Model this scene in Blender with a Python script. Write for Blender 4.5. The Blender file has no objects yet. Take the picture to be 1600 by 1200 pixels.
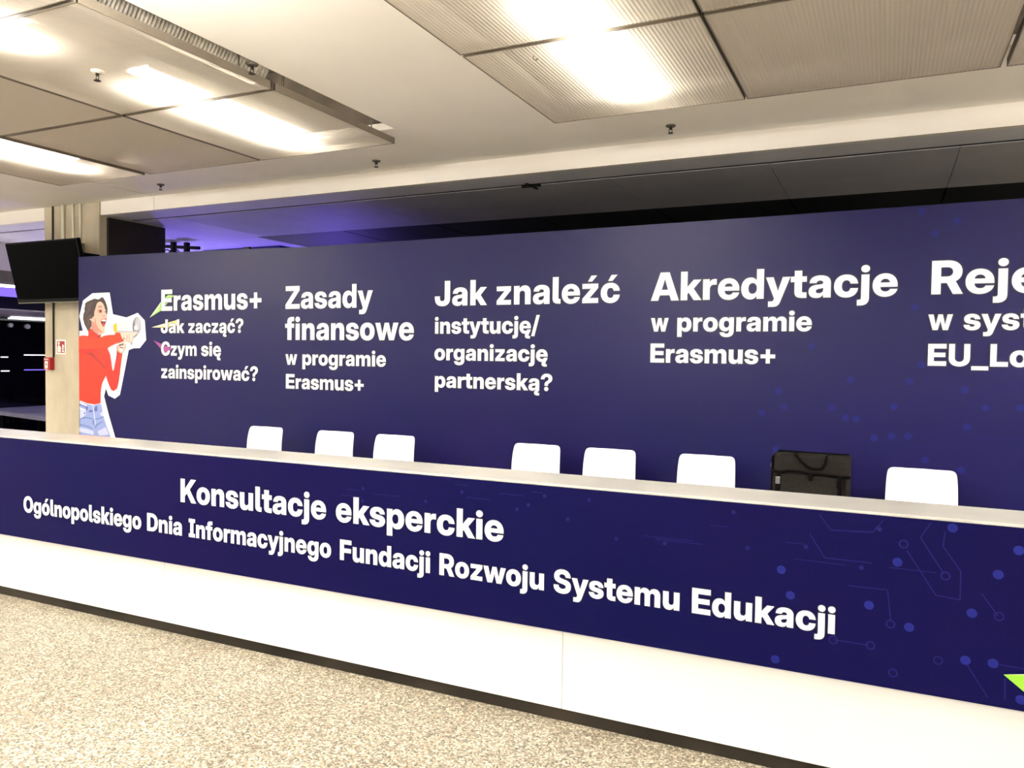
import bpy, bmesh, math, random
from mathutils import Vector, Matrix
from mathutils.geometry import tessellate_polygon, delaunay_2d_cdt

S = bpy.context.scene
COL = S.collection
PI = math.pi

# ------------------------------------------------------------------ camera
EYE = 1.51
YAW, PITCH, ROLL, FPX = 0.444602, -0.03308896, 0.01305796, 1226.7
cy_, sy_, cp_, sp_ = math.cos(YAW), math.sin(YAW), math.cos(PITCH), math.sin(PITCH)
fw = Vector((-sy_*cp_, cy_*cp_, sp_))
rt = Vector((cy_, sy_, 0))
up = rt.cross(fw)
r2 = rt*math.cos(ROLL) + up*math.sin(ROLL)
u2 = up*math.cos(ROLL) - rt*math.sin(ROLL)
cam = bpy.data.cameras.new('camera')
cam.sensor_width = 36.0
cam.lens = 36.0*FPX/1600.0
cam.clip_start = 0.05
cam.clip_end = 200
co = bpy.data.objects.new('camera', cam)
COL.objects.link(co)
co.matrix_world = Matrix(((r2.x, u2.x, -fw.x, 0), (r2.y, u2.y, -fw.y, 0), (r2.z, u2.z, -fw.z, EYE), (0, 0, 0, 1)))
S.camera = co

# ------------------------------------------------------------------ world, exposure
w = bpy.data.worlds.new('world')
S.world = w
w.use_nodes = True
bg = w.node_tree.nodes['Background']
bg.inputs[0].default_value = (1.0, 0.97, 0.93, 1)
bg.inputs[1].default_value = 0.7
vs = S.view_settings
vs.view_transform = 'Standard'
vs.look = 'None'
vs.gamma = 1.0
vs.use_curve_mapping = False
vs.exposure = 1.2

LUM_MESH = 60.0       # radiance of the tubes above the perforated ceiling panels
LUM_FILL = 64.0       # radiance of the added, unseen pendant fill lights
PURPLE = (0.24, 0.16, 1.0)

# ------------------------------------------------------------------ materials
MATS = {}


def s2l(c):
    return tuple((v/12.92 if v <= 0.04045 else ((v+0.055)/1.055)**2.4) for v in (x/255.0 for x in c))


def mat(name, rgb, rough=0.5, metal=0.0, spec=0.5, coat=0.0):
    if name in MATS:
        return MATS[name]
    m = bpy.data.materials.new(name)
    m.use_nodes = True
    b = m.node_tree.nodes['Principled BSDF']
    b.inputs['Base Color'].default_value = (*s2l(rgb), 1)
    b.inputs['Roughness'].default_value = rough
    b.inputs['Metallic'].default_value = metal
    b.inputs['Specular IOR Level'].default_value = spec
    if coat:
        b.inputs['Coat Weight'].default_value = coat
    MATS[name] = m
    return m


def emit(name, rgb, s):
    m = bpy.data.materials.new(name)
    m.use_nodes = True
    nt = m.node_tree
    nt.nodes.clear()
    e = nt.nodes.new('ShaderNodeEmission')
    o = nt.nodes.new('ShaderNodeOutputMaterial')
    e.inputs[0].default_value = (*rgb, 1)
    e.inputs[1].default_value = s
    nt.links.new(e.outputs[0], o.inputs[0])
    return m


def nodes_of(m):
    nt = m.node_tree
    return nt, nt.nodes, nt.links, nt.nodes['Principled BSDF']


def noise_mix(m, c1, c2, scale, detail=4, lo=0.35, hi=0.65, coords='Object', bump=0.0, stretch=None):
    nt, n, l, b = nodes_of(m)
    tc = n.new('ShaderNodeTexCoord')
    mp = n.new('ShaderNodeMapping')
    l.new(tc.outputs[coords], mp.inputs[0])
    if stretch:
        mp.inputs['Scale'].default_value = stretch
    t = n.new('ShaderNodeTexNoise')
    t.inputs['Scale'].default_value = scale
    t.inputs['Detail'].default_value = detail
    l.new(mp.outputs[0], t.inputs['Vector'])
    r = n.new('ShaderNodeValToRGB')
    r.color_ramp.elements[0].position = lo
    r.color_ramp.elements[1].position = hi
    r.color_ramp.elements[0].color = (*s2l(c1), 1)
    r.color_ramp.elements[1].color = (*s2l(c2), 1)
    l.new(t.outputs[0], r.inputs[0])
    l.new(r.outputs[0], b.inputs['Base Color'])
    if bump:
        bp = n.new('ShaderNodeBump')
        bp.inputs['Strength'].default_value = bump
        bp.inputs['Distance'].default_value = 0.01
        l.new(t.outputs[0], bp.inputs['Height'])
        l.new(bp.outputs[0], b.inputs['Normal'])
    return m


white_paint = noise_mix(mat('white_paint', (240, 232, 222), 0.7), (244, 238, 228), (248, 243, 234), 1.2)
fascia_paint = noise_mix(mat('fascia_paint', (240, 232, 222), 0.55), (240, 232, 220), (244, 237, 227), 1.5)
concrete = noise_mix(mat('concrete', (190, 180, 160), 0.85), (168, 157, 134), (203, 192, 168), 2.6, 8, 0.3, 0.7, bump=0.15, stretch=(1, 1, 0.45))
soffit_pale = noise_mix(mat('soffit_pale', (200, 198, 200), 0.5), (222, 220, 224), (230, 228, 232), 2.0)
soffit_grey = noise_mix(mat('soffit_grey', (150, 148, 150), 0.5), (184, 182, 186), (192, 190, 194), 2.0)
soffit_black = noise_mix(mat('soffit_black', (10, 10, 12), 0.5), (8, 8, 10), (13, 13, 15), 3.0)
slot_shade = mat('slot_shade', (8, 7, 6), 0.8)
counter_white = noise_mix(mat('counter_white', (200, 196, 189), 0.35), (198, 194, 186), (203, 199, 192), 1.0)
ledge_white = noise_mix(mat('ledge_white', (160, 157, 150), 0.2, 0, 0.4), (156, 153, 146), (165, 162, 155), 3.0)
kick_mat = noise_mix(mat('kick_metal', (30, 25, 19), 0.6, 0.0, 0.1), (22, 18, 13), (40, 34, 27), 2.0)
chair_white = noise_mix(mat('chair_white', (252, 250, 244), 0.35), (250, 248, 241), (253, 251, 246), 6.0)
chrome = mat('chrome', (190, 190, 190), 0.2, 1.0)
black_plastic = mat('black_plastic', (4, 4, 4), 0.45, 0, 0.15)
black_gloss = mat('black_gloss', (1, 1, 1), 0.3, 0, 0.02)
bag_fabric = noise_mix(mat('bag_fabric', (24, 22, 19), 0.9, 0, 0.08), (20, 18, 16), (28, 25, 22), 60, 3, bump=0.2)
bag_black = mat('bag_black', (2, 1, 1), 0.7, 0, 0.05)
bag_buckle = mat('bag_buckle', (150, 150, 150), 0.3, 0.9)
red_plastic = mat('red_plastic', (150, 14, 18), 0.35)
sign_white = mat('sign_white', (246, 243, 232), 0.5)
sign_red = mat('sign_red', (150, 18, 20), 0.5)
pipe_white = mat('pipe_white', (232, 226, 208), 0.45)
pipe_dark = mat('pipe_dark', (36, 30, 22), 0.6)
duct_foil = noise_mix(mat('duct_foil', (205, 200, 188), 0.35, 0.6), (180, 174, 160), (222, 216, 204), 14, 5, bump=0.5)
void_grey = noise_mix(mat('void_grey', (104, 96, 84), 0.9), (80, 74, 64), (118, 108, 96), 2.0)
dark_hall = noise_mix(mat('dark_hall', (9, 9, 14), 0.35), (7, 7, 10), (12, 12, 18), 1.5)
hall_grey = noise_mix(mat('hall_grey', (96, 92, 88), 0.6), (86, 82, 78), (104, 100, 96), 2.5)
hall_white = noise_mix(mat('hall_white', (225, 220, 226), 0.6), (220, 214, 222), (230, 226, 231), 1.5)
platform_grey = noise_mix(mat('platform_grey', (74, 72, 92), 0.5), (70, 68, 88), (80, 78, 98), 2.0)
glass_dark = mat('glass_dark', (4, 4, 8), 0.05)
steel = mat('steel', (120, 112, 100), 0.35, 0.9)
brass_dark = mat('brass_dark', (44, 36, 26), 0.4, 0.6)

# printed navy of the boards, semi gloss foil
navy_print = noise_mix(mat('navy_print', (34, 28, 86), 0.36, 0, 0.16), (13, 12, 58), (17, 12, 60), 0.8, 3)
navy_front = noise_mix(mat('navy_front', (8, 7, 45), 0.5, 0, 0.03), (7, 7, 45), (11, 7, 46), 0.8, 3)
print_outline = mat('print_outline', (13, 10, 34), 0.5)
letter_white = mat('letter_white', (250, 249, 246), 0.5)
circuit_faint = mat('circuit_faint', (25, 20, 70), 0.5, 0, 0.05)
circuit_dim = mat('circuit_dim', (24, 21, 72), 0.5, 0, 0.1)
circuit_dot = mat('circuit_dot', (24, 26, 84), 0.5, 0, 0.1)
circuit_blue = mat('circuit_blue', (22, 25, 86), 0.5, 0, 0.05)
lime = mat('lime', (112, 186, 24), 0.5)
FIGC = dict(white=(252, 251, 250), hair=(38, 24, 21), hair_light=(64, 42, 36), skin=(226, 172, 152), skin_mid=(196, 124, 106),
            skin_light=(228, 192, 176), lip=(214, 96, 92), mouth=(88, 14, 18), tongue=(178, 50, 48), denim=(130, 146, 196),
            denim_light=(184, 188, 222), denim_dark=(62, 68, 130), denim_mid=(84, 106, 154), orange=(226, 38, 6),
            orange_deep=(200, 28, 5), orange_dark=(144, 24, 12), orange_light=(236, 52, 10), yellow=(240, 180, 24),
            yellow_dark=(232, 160, 30), mega_white=(212, 206, 212), grey=(128, 128, 142), grey_light=(176, 174, 184),
            grey_dark=(86, 86, 96), lime=(150, 214, 90), lime_light=(205, 235, 180), lemon=(250, 238, 130),
            lemon_light=(255, 250, 200), magenta=(150, 60, 130))


def figmat(k):
    return mat('ink_'+k, FIGC[k], 0.5)


def floor_material():
    m = mat('terrazzo_floor', (200, 185, 155), 0.42)
    nt, n, l, b = nodes_of(m)
    tc = n.new('ShaderNodeTexCoord')
    v = n.new('ShaderNodeTexVoronoi')
    v.inputs['Scale'].default_value = 140
    l.new(tc.outputs['Object'], v.inputs['Vector'])
    r = n.new('ShaderNodeValToRGB')
    cr = r.color_ramp
    cols = [(0.0, (46, 41, 34)), (0.2, (94, 87, 74)), (0.45, (126, 118, 102)), (0.72, (148, 140, 122)), (1.0, (206, 198, 180))]
    cr.elements[0].position, cr.elements[0].color = 0, (*s2l(cols[0][1]), 1)
    cr.elements[1].position, cr.elements[1].color = 1, (*s2l(cols[-1][1]), 1)
    for p, c in cols[1:-1]:
        e = cr.elements.new(p)
        e.color = (*s2l(c), 1)
    sx = n.new('ShaderNodeSeparateColor')
    l.new(v.outputs['Color'], sx.inputs[0])
    l.new(sx.outputs[0], r.inputs[0])
    ns = n.new('ShaderNodeTexNoise')
    ns.inputs['Scale'].default_value = 1.6
    ns.inputs['Detail'].default_value = 6
    l.new(tc.outputs['Object'], ns.inputs['Vector'])
    r2_ = n.new('ShaderNodeValToRGB')
    r2_.color_ramp.elements[0].position = 0.3
    r2_.color_ramp.elements[1].position = 0.7
    r2_.color_ramp.elements[0].color = (0.80, 0.77, 0.74, 1)
    r2_.color_ramp.elements[1].color = (1, 1, 1, 1)
    l.new(ns.outputs[0], r2_.inputs[0])
    mx = n.new('ShaderNodeMix')
    mx.data_type = 'RGBA'
    mx.blend_type = 'MULTIPLY'
    mx.inputs[0].default_value = 1
    l.new(r.outputs[0], mx.inputs[6])
    l.new(r2_.outputs[0], mx.inputs[7])
    l.new(mx.outputs[2], b.inputs['Base Color'])
    bp = n.new('ShaderNodeBump')
    bp.inputs['Strength'].default_value = 0.25
    bp.inputs['Distance'].default_value = 0.003
    l.new(sx.outputs[1], bp.inputs['Height'])
    l.new(bp.outputs[0], b.inputs['Normal'])
    return m


def panel_material():
    m = bpy.data.materials.new('perforated_metal')
    m.use_nodes = True
    nt = m.node_tree
    n, l = nt.nodes, nt.links
    n.clear()
    o = n.new('ShaderNodeOutputMaterial')
    d = n.new('ShaderNodeBsdfDiffuse')
    d.inputs[0].default_value = (*s2l((222, 213, 200)), 1)
    t = n.new('ShaderNodeBsdfTranslucent')
    t.inputs[0].default_value = (0.75, 0.68, 0.55, 1)
    g = n.new('ShaderNodeBsdfAnisotropic') if hasattr(bpy.types, 'ShaderNodeBsdfAnisotropic') else n.new('ShaderNodeBsdfGlossy')
    g.inputs['Roughness'].default_value = 0.4
    g.inputs[0].default_value = (0.6, 0.55, 0.48, 1)
    tr = n.new('ShaderNodeBsdfTransparent')
    m1 = n.new('ShaderNodeMixShader')
    m1.inputs[0].default_value = 0.26
    l.new(d.outputs[0], m1.inputs[1])
    l.new(t.outputs[0], m1.inputs[2])
    m2 = n.new('ShaderNodeMixShader')
    m2.inputs[0].default_value = 0.12
    l.new(m1.outputs[0], m2.inputs[1])
    l.new(g.outputs[0], m2.inputs[2])
    m3 = n.new('ShaderNodeMixShader')
    m3.inputs[0].default_value = 0.17
    l.new(m2.outputs[0], m3.inputs[1])
    l.new(tr.outputs[0], m3.inputs[2])
    l.new(m3.outputs[0], o.inputs[0])
    return m


panel_metal = panel_material()
tube_light = emit('tube_light', (1.0, 0.98, 0.945), LUM_MESH)
fill_soft = emit('fill_soft', (1.0, 0.98, 0.945), LUM_FILL*0.45)
fill_up = emit('fill_up', (1.0, 0.98, 0.945), LUM_FILL*2.1)
fill_light = emit('fill_light', (1.0, 0.98, 0.945), LUM_FILL)
led_white = emit('led_white', (1.0, 0.95, 0.93), 16.0)
led_purple = emit('led_purple', (0.16, 0.10, 0.9), 0.9)
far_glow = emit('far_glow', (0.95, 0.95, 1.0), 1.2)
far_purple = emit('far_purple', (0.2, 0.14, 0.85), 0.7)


# ------------------------------------------------------------------ mesh helpers
def obj(name, bm, m, parent=None, smooth=False, loc=None):
    me = bpy.data.meshes.new(name)
    bmesh.ops.recalc_face_normals(bm, faces=bm.faces[:]) if len(bm.faces) else None
    bm.to_mesh(me)
    bm.free()
    for x in (m if isinstance(m, (list, tuple)) else [m]):
        me.materials.append(x)
    if smooth:
        for p in me.polygons:
            p.use_smooth = True
    o = bpy.data.objects.new(name, me)
    COL.objects.link(o)
    if loc:
        o.location = loc
    if parent:
        o.parent = parent
    return o


def thing(name, label, cat, loc=(0, 0, 0), group=None, rz=0.0):
    o = bpy.data.objects.new(name, None)
    o.empty_display_size = 0.1
    COL.objects.link(o)
    o.location = loc
    o.rotation_euler = (0, 0, rz)
    o['label'] = label
    o['category'] = cat
    if group:
        o['group'] = group
    return o


def tag(o, label, cat, group=None):
    o['label'] = label
    o['category'] = cat
    if group:
        o['group'] = group
    return o


def struct(o, label=None):
    o['kind'] = 'structure'
    if label:
        o['label'] = label
    return o


def box(bm, x0, x1, y0, y1, z0, z1, bev=0.0, mi=0):
    r = bmesh.ops.create_cube(bm, size=1)
    vs_ = r['verts']
    for v in vs_:
        v.co = Vector((x0+(v.co.x+0.5)*(x1-x0), y0+(v.co.y+0.5)*(y1-y0), z0+(v.co.z+0.5)*(z1-z0)))
    fs = set(f for v in vs_ for f in v.link_faces)
    for f in fs:
        f.material_index = mi
    if bev:
        es = list(set(e for v in vs_ for e in v.link_edges))
        bmesh.ops.bevel(bm, geom=es, offset=bev, segments=2, affect='EDGES', profile=0.5)
    return bm


def B(*a, **k):
    return box(bmesh.new(), *a, **k)


def tube(bm, pts, r, seg=10, closed=False, cap=True):
    pts = [Vector(p) for p in pts]
    rings = []
    n = len(pts)
    prev = None
    for i, p in enumerate(pts):
        if closed:
            d = (pts[(i+1) % n]-pts[i-1]).normalized()
        else:
            d = ((pts[min(i+1, n-1)]-pts[max(i-1, 0)])).normalized()
        a = prev if prev is not None else (Vector((0, 0, 1)) if abs(d.z) < 0.9 else Vector((1, 0, 0)))
        x = (a - d*a.dot(d)).normalized()
        prev = x
        y = d.cross(x)
        rr = r[i] if isinstance(r, (list, tuple)) else r
        rings.append([bm.verts.new(p+(x*math.cos(2*PI*k/seg)+y*math.sin(2*PI*k/seg))*rr) for k in range(seg)])
    for i in range(n if closed else n-1):
        A, Bq = rings[i], rings[(i+1) % n]
        for k in range(seg):
            bm.faces.new((A[k], A[(k+1) % seg], Bq[(k+1) % seg], Bq[k]))
    if cap and not closed:
        bm.faces.new(rings[0][::-1])
        bm.faces.new(rings[-1])
    return bm


def cyl(bm, x, y, z0, z1, r0, r1=None, seg=20):
    return tube(bm, [(x, y, z0), (x, y, z1)], [r0, r0 if r1 is None else r1], seg)


def lathe(bm, prof, seg=24, cx=0, cy=0):
    rings = []
    for r, z in prof:
        rings.append([bm.verts.new((cx+r*math.cos(2*PI*k/seg), cy+r*math.sin(2*PI*k/seg), z)) for k in range(seg)] if r > 1e-6 else [bm.verts.new((cx, cy, z))])
    for A, Bq in zip(rings, rings[1:]):
        for k in range(seg):
            k2 = (k+1) % seg
            if len(A) == 1 and len(Bq) == 1:
                continue
            if len(A) == 1:
                bm.faces.new((A[0], Bq[k2], Bq[k]))
            elif len(Bq) == 1:
                bm.faces.new((A[k], A[k2], Bq[0]))
            else:
                bm.faces.new((A[k], A[k2], Bq[k2], Bq[k]))
    return bm


def poly_xz(bm, flat, y, mi=0):
    """filled polygon from x,z pairs on the plane Y = y, facing -Y"""
    pts = [Vector((flat[i], y, flat[i+1])) for i in range(0, len(flat), 2)]
    vs_ = [bm.verts.new(p) for p in pts]
    for t in tessellate_polygon([[Vector((p.x, p.z, 0)) for p in pts]]):
        try:
            f = bm.faces.new([vs_[i] for i in t])
            f.material_index = mi
        except ValueError:
            pass
    return bm


def face_front(o):
    """all flat print faces look towards -Y"""
    me = o.data
    me.flip_normals() if len(me.polygons) and me.polygons[0].normal.y > 0 else None
    return o


GLYPH_CACHE = {}


def glyph_mesh(ch):
    """advance, points, triangles and outline loops of one letter in 1/1000 em"""
    if ch in GLYPH_CACHE:
        return GLYPH_CACHE[ch]
    adv, cs = GLYPHS[ch]
    cont = []
    for c in cs:
        q = []
        for i in range(0, len(c), 2):
            if not q or (c[i], c[i+1]) != q[-1]:
                q.append((c[i], c[i+1]))
        if q[0] == q[-1]:
            q.pop()
        cont.append(q)
    vin, ein = [], []
    for q in cont:
        o = len(vin)
        vin += [Vector(p) for p in q]
        ein += [(o+i, o+(i+1) % len(q)) for i in range(len(q))]
    tris, verts = [], []
    if vin:
        r = delaunay_2d_cdt(vin, ein, [], 0, 1e-4)
        verts = [(v.x, v.y) for v in r[0]]
        for f in r[2]:
            cx = sum(verts[i][0] for i in f)/len(f)
            cy = sum(verts[i][1] for i in f)/len(f)
            wn = 0
            for q in cont:
                for i in range(len(q)):
                    (x0, y0), (x1, y1) = q[i-1], q[i]
                    if (y0 <= cy) != (y1 <= cy):
                        if x0+(cy-y0)/(y1-y0)*(x1-x0) > cx:
                            wn += 1 if y1 > y0 else -1
            if wn:
                tris.append(tuple(f))
    ed = {}
    for f in tris:
        sg = sum(verts[f[i-1]][0]*verts[f[i]][1]-verts[f[i]][0]*verts[f[i-1]][1] for i in range(len(f)))
        g = f if sg > 0 else f[::-1]
        for i in range(len(g)):
            ed[(g[i-1], g[i])] = 1
    nxt = {}
    for a, b in ed:
        if (b, a) not in ed:
            nxt.setdefault(a, []).append(b)
    loops = []
    while nxt:
        st = next(iter(nxt))
        lp, cur = [], st
        while cur in nxt:
            lp.append(cur)
            n_ = nxt[cur].pop()
            if not nxt[cur]:
                del nxt[cur]
            cur = n_
            if cur == st:
                break
        if len(lp) > 2:
            loops.append([verts[i] for i in lp])
    GLYPH_CACHE[ch] = (adv, verts, tris, loops)
    return GLYPH_CACHE[ch]


def lettering(bm, words, zb, sz, y, grow_by=0.0):
    """words: (text, x of the pen, x scale); zb = baseline height, sz = em height; grow_by > 0 makes the printed contour"""
    for text, x0, sx in words:
        pen = 0
        for ch in text:
            adv, pts_, tris, loops = glyph_mesh(ch)
            P = lambda p: (x0+(p[0]+pen)*sx/1000.0, y, zb+p[1]*sz/1000.0)
            if not grow_by:
                vs_ = [bm.verts.new(P(p)) for p in pts_]
                for t in tris:
                    bm.faces.new([vs_[i] for i in t])
            else:
                for lp in loops:
                    q = [(P(p)[0], P(p)[2]) for p in lp]
                    n = len(q)
                    out = []
                    for i in range(n):
                        a, b, e = Vector(q[i-1]), Vector(q[i]), Vector(q[(i+1) % n])
                        d1, d2 = (b-a).normalized(), (e-b).normalized()
                        m = Vector((d1.y, -d1.x))+Vector((d2.y, -d2.x))
                        m = m*(2.0/max(m.length_squared, 1.2))*grow_by
                        out.append((b.x+m.x, b.y+m.y))
                    A = [bm.verts.new((px, y, pz)) for px, pz in q]
                    Bq = [bm.verts.new((px, y, pz)) for px, pz in out]
                    for i in range(n):
                        k = (i+1) % n
                        bm.faces.new((A[i], A[k], Bq[k], Bq[i]))
            pen += adv
    return bm


def flat_obj(name, bm, m, parent=None):
    me = bpy.data.meshes.new(name)
    for f in bm.faces:
        f.normal_update()
        if f.normal.y > 0:
            f.normal_flip()
    bm.to_mesh(me)
    bm.free()
    for x in (m if isinstance(m, (list, tuple)) else [m]):
        me.materials.append(x)
    o = bpy.data.objects.new(name, me)
    COL.objects.link(o)
    if parent:
        o.parent = parent
    return o


def stroke(bm, flat, y, wd, mi=0):
    pts = [(flat[i], flat[i+1]) for i in range(0, len(flat), 2)]
    for (x0, z0), (x1, z1) in zip(pts, pts[1:]):
        L = math.hypot(x1-x0, z1-z0) or 1
        nx, nz = -(z1-z0)/L*wd/2, (x1-x0)/L*wd/2
        poly_xz(bm, [x0+nx, z0+nz, x1+nx, z1+nz, x1-nx, z1-nz, x0-nx, z0-nz], y, mi)


def disc(bm, x, z, r, y, mi=0, n=14):
    poly_xz(bm, [v for k in range(n) for v in (x+r*math.cos(2*PI*k/n), z+r*math.sin(2*PI*k/n))], y, mi)


def ring(bm, x, z, r, wd, y, mi=0, n=14):
    a = [(x+r*math.cos(2*PI*k/n), z+r*math.sin(2*PI*k/n)) for k in range(n+1)]
    stroke(bm, [v for p in a for v in p], y, wd, mi)


def dup(o, parent=None):
    c = o.copy()
    COL.objects.link(c)
    if parent:
        c.parent = parent
    for ch in list(o.children):
        dup(ch, c)
    return c


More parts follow.
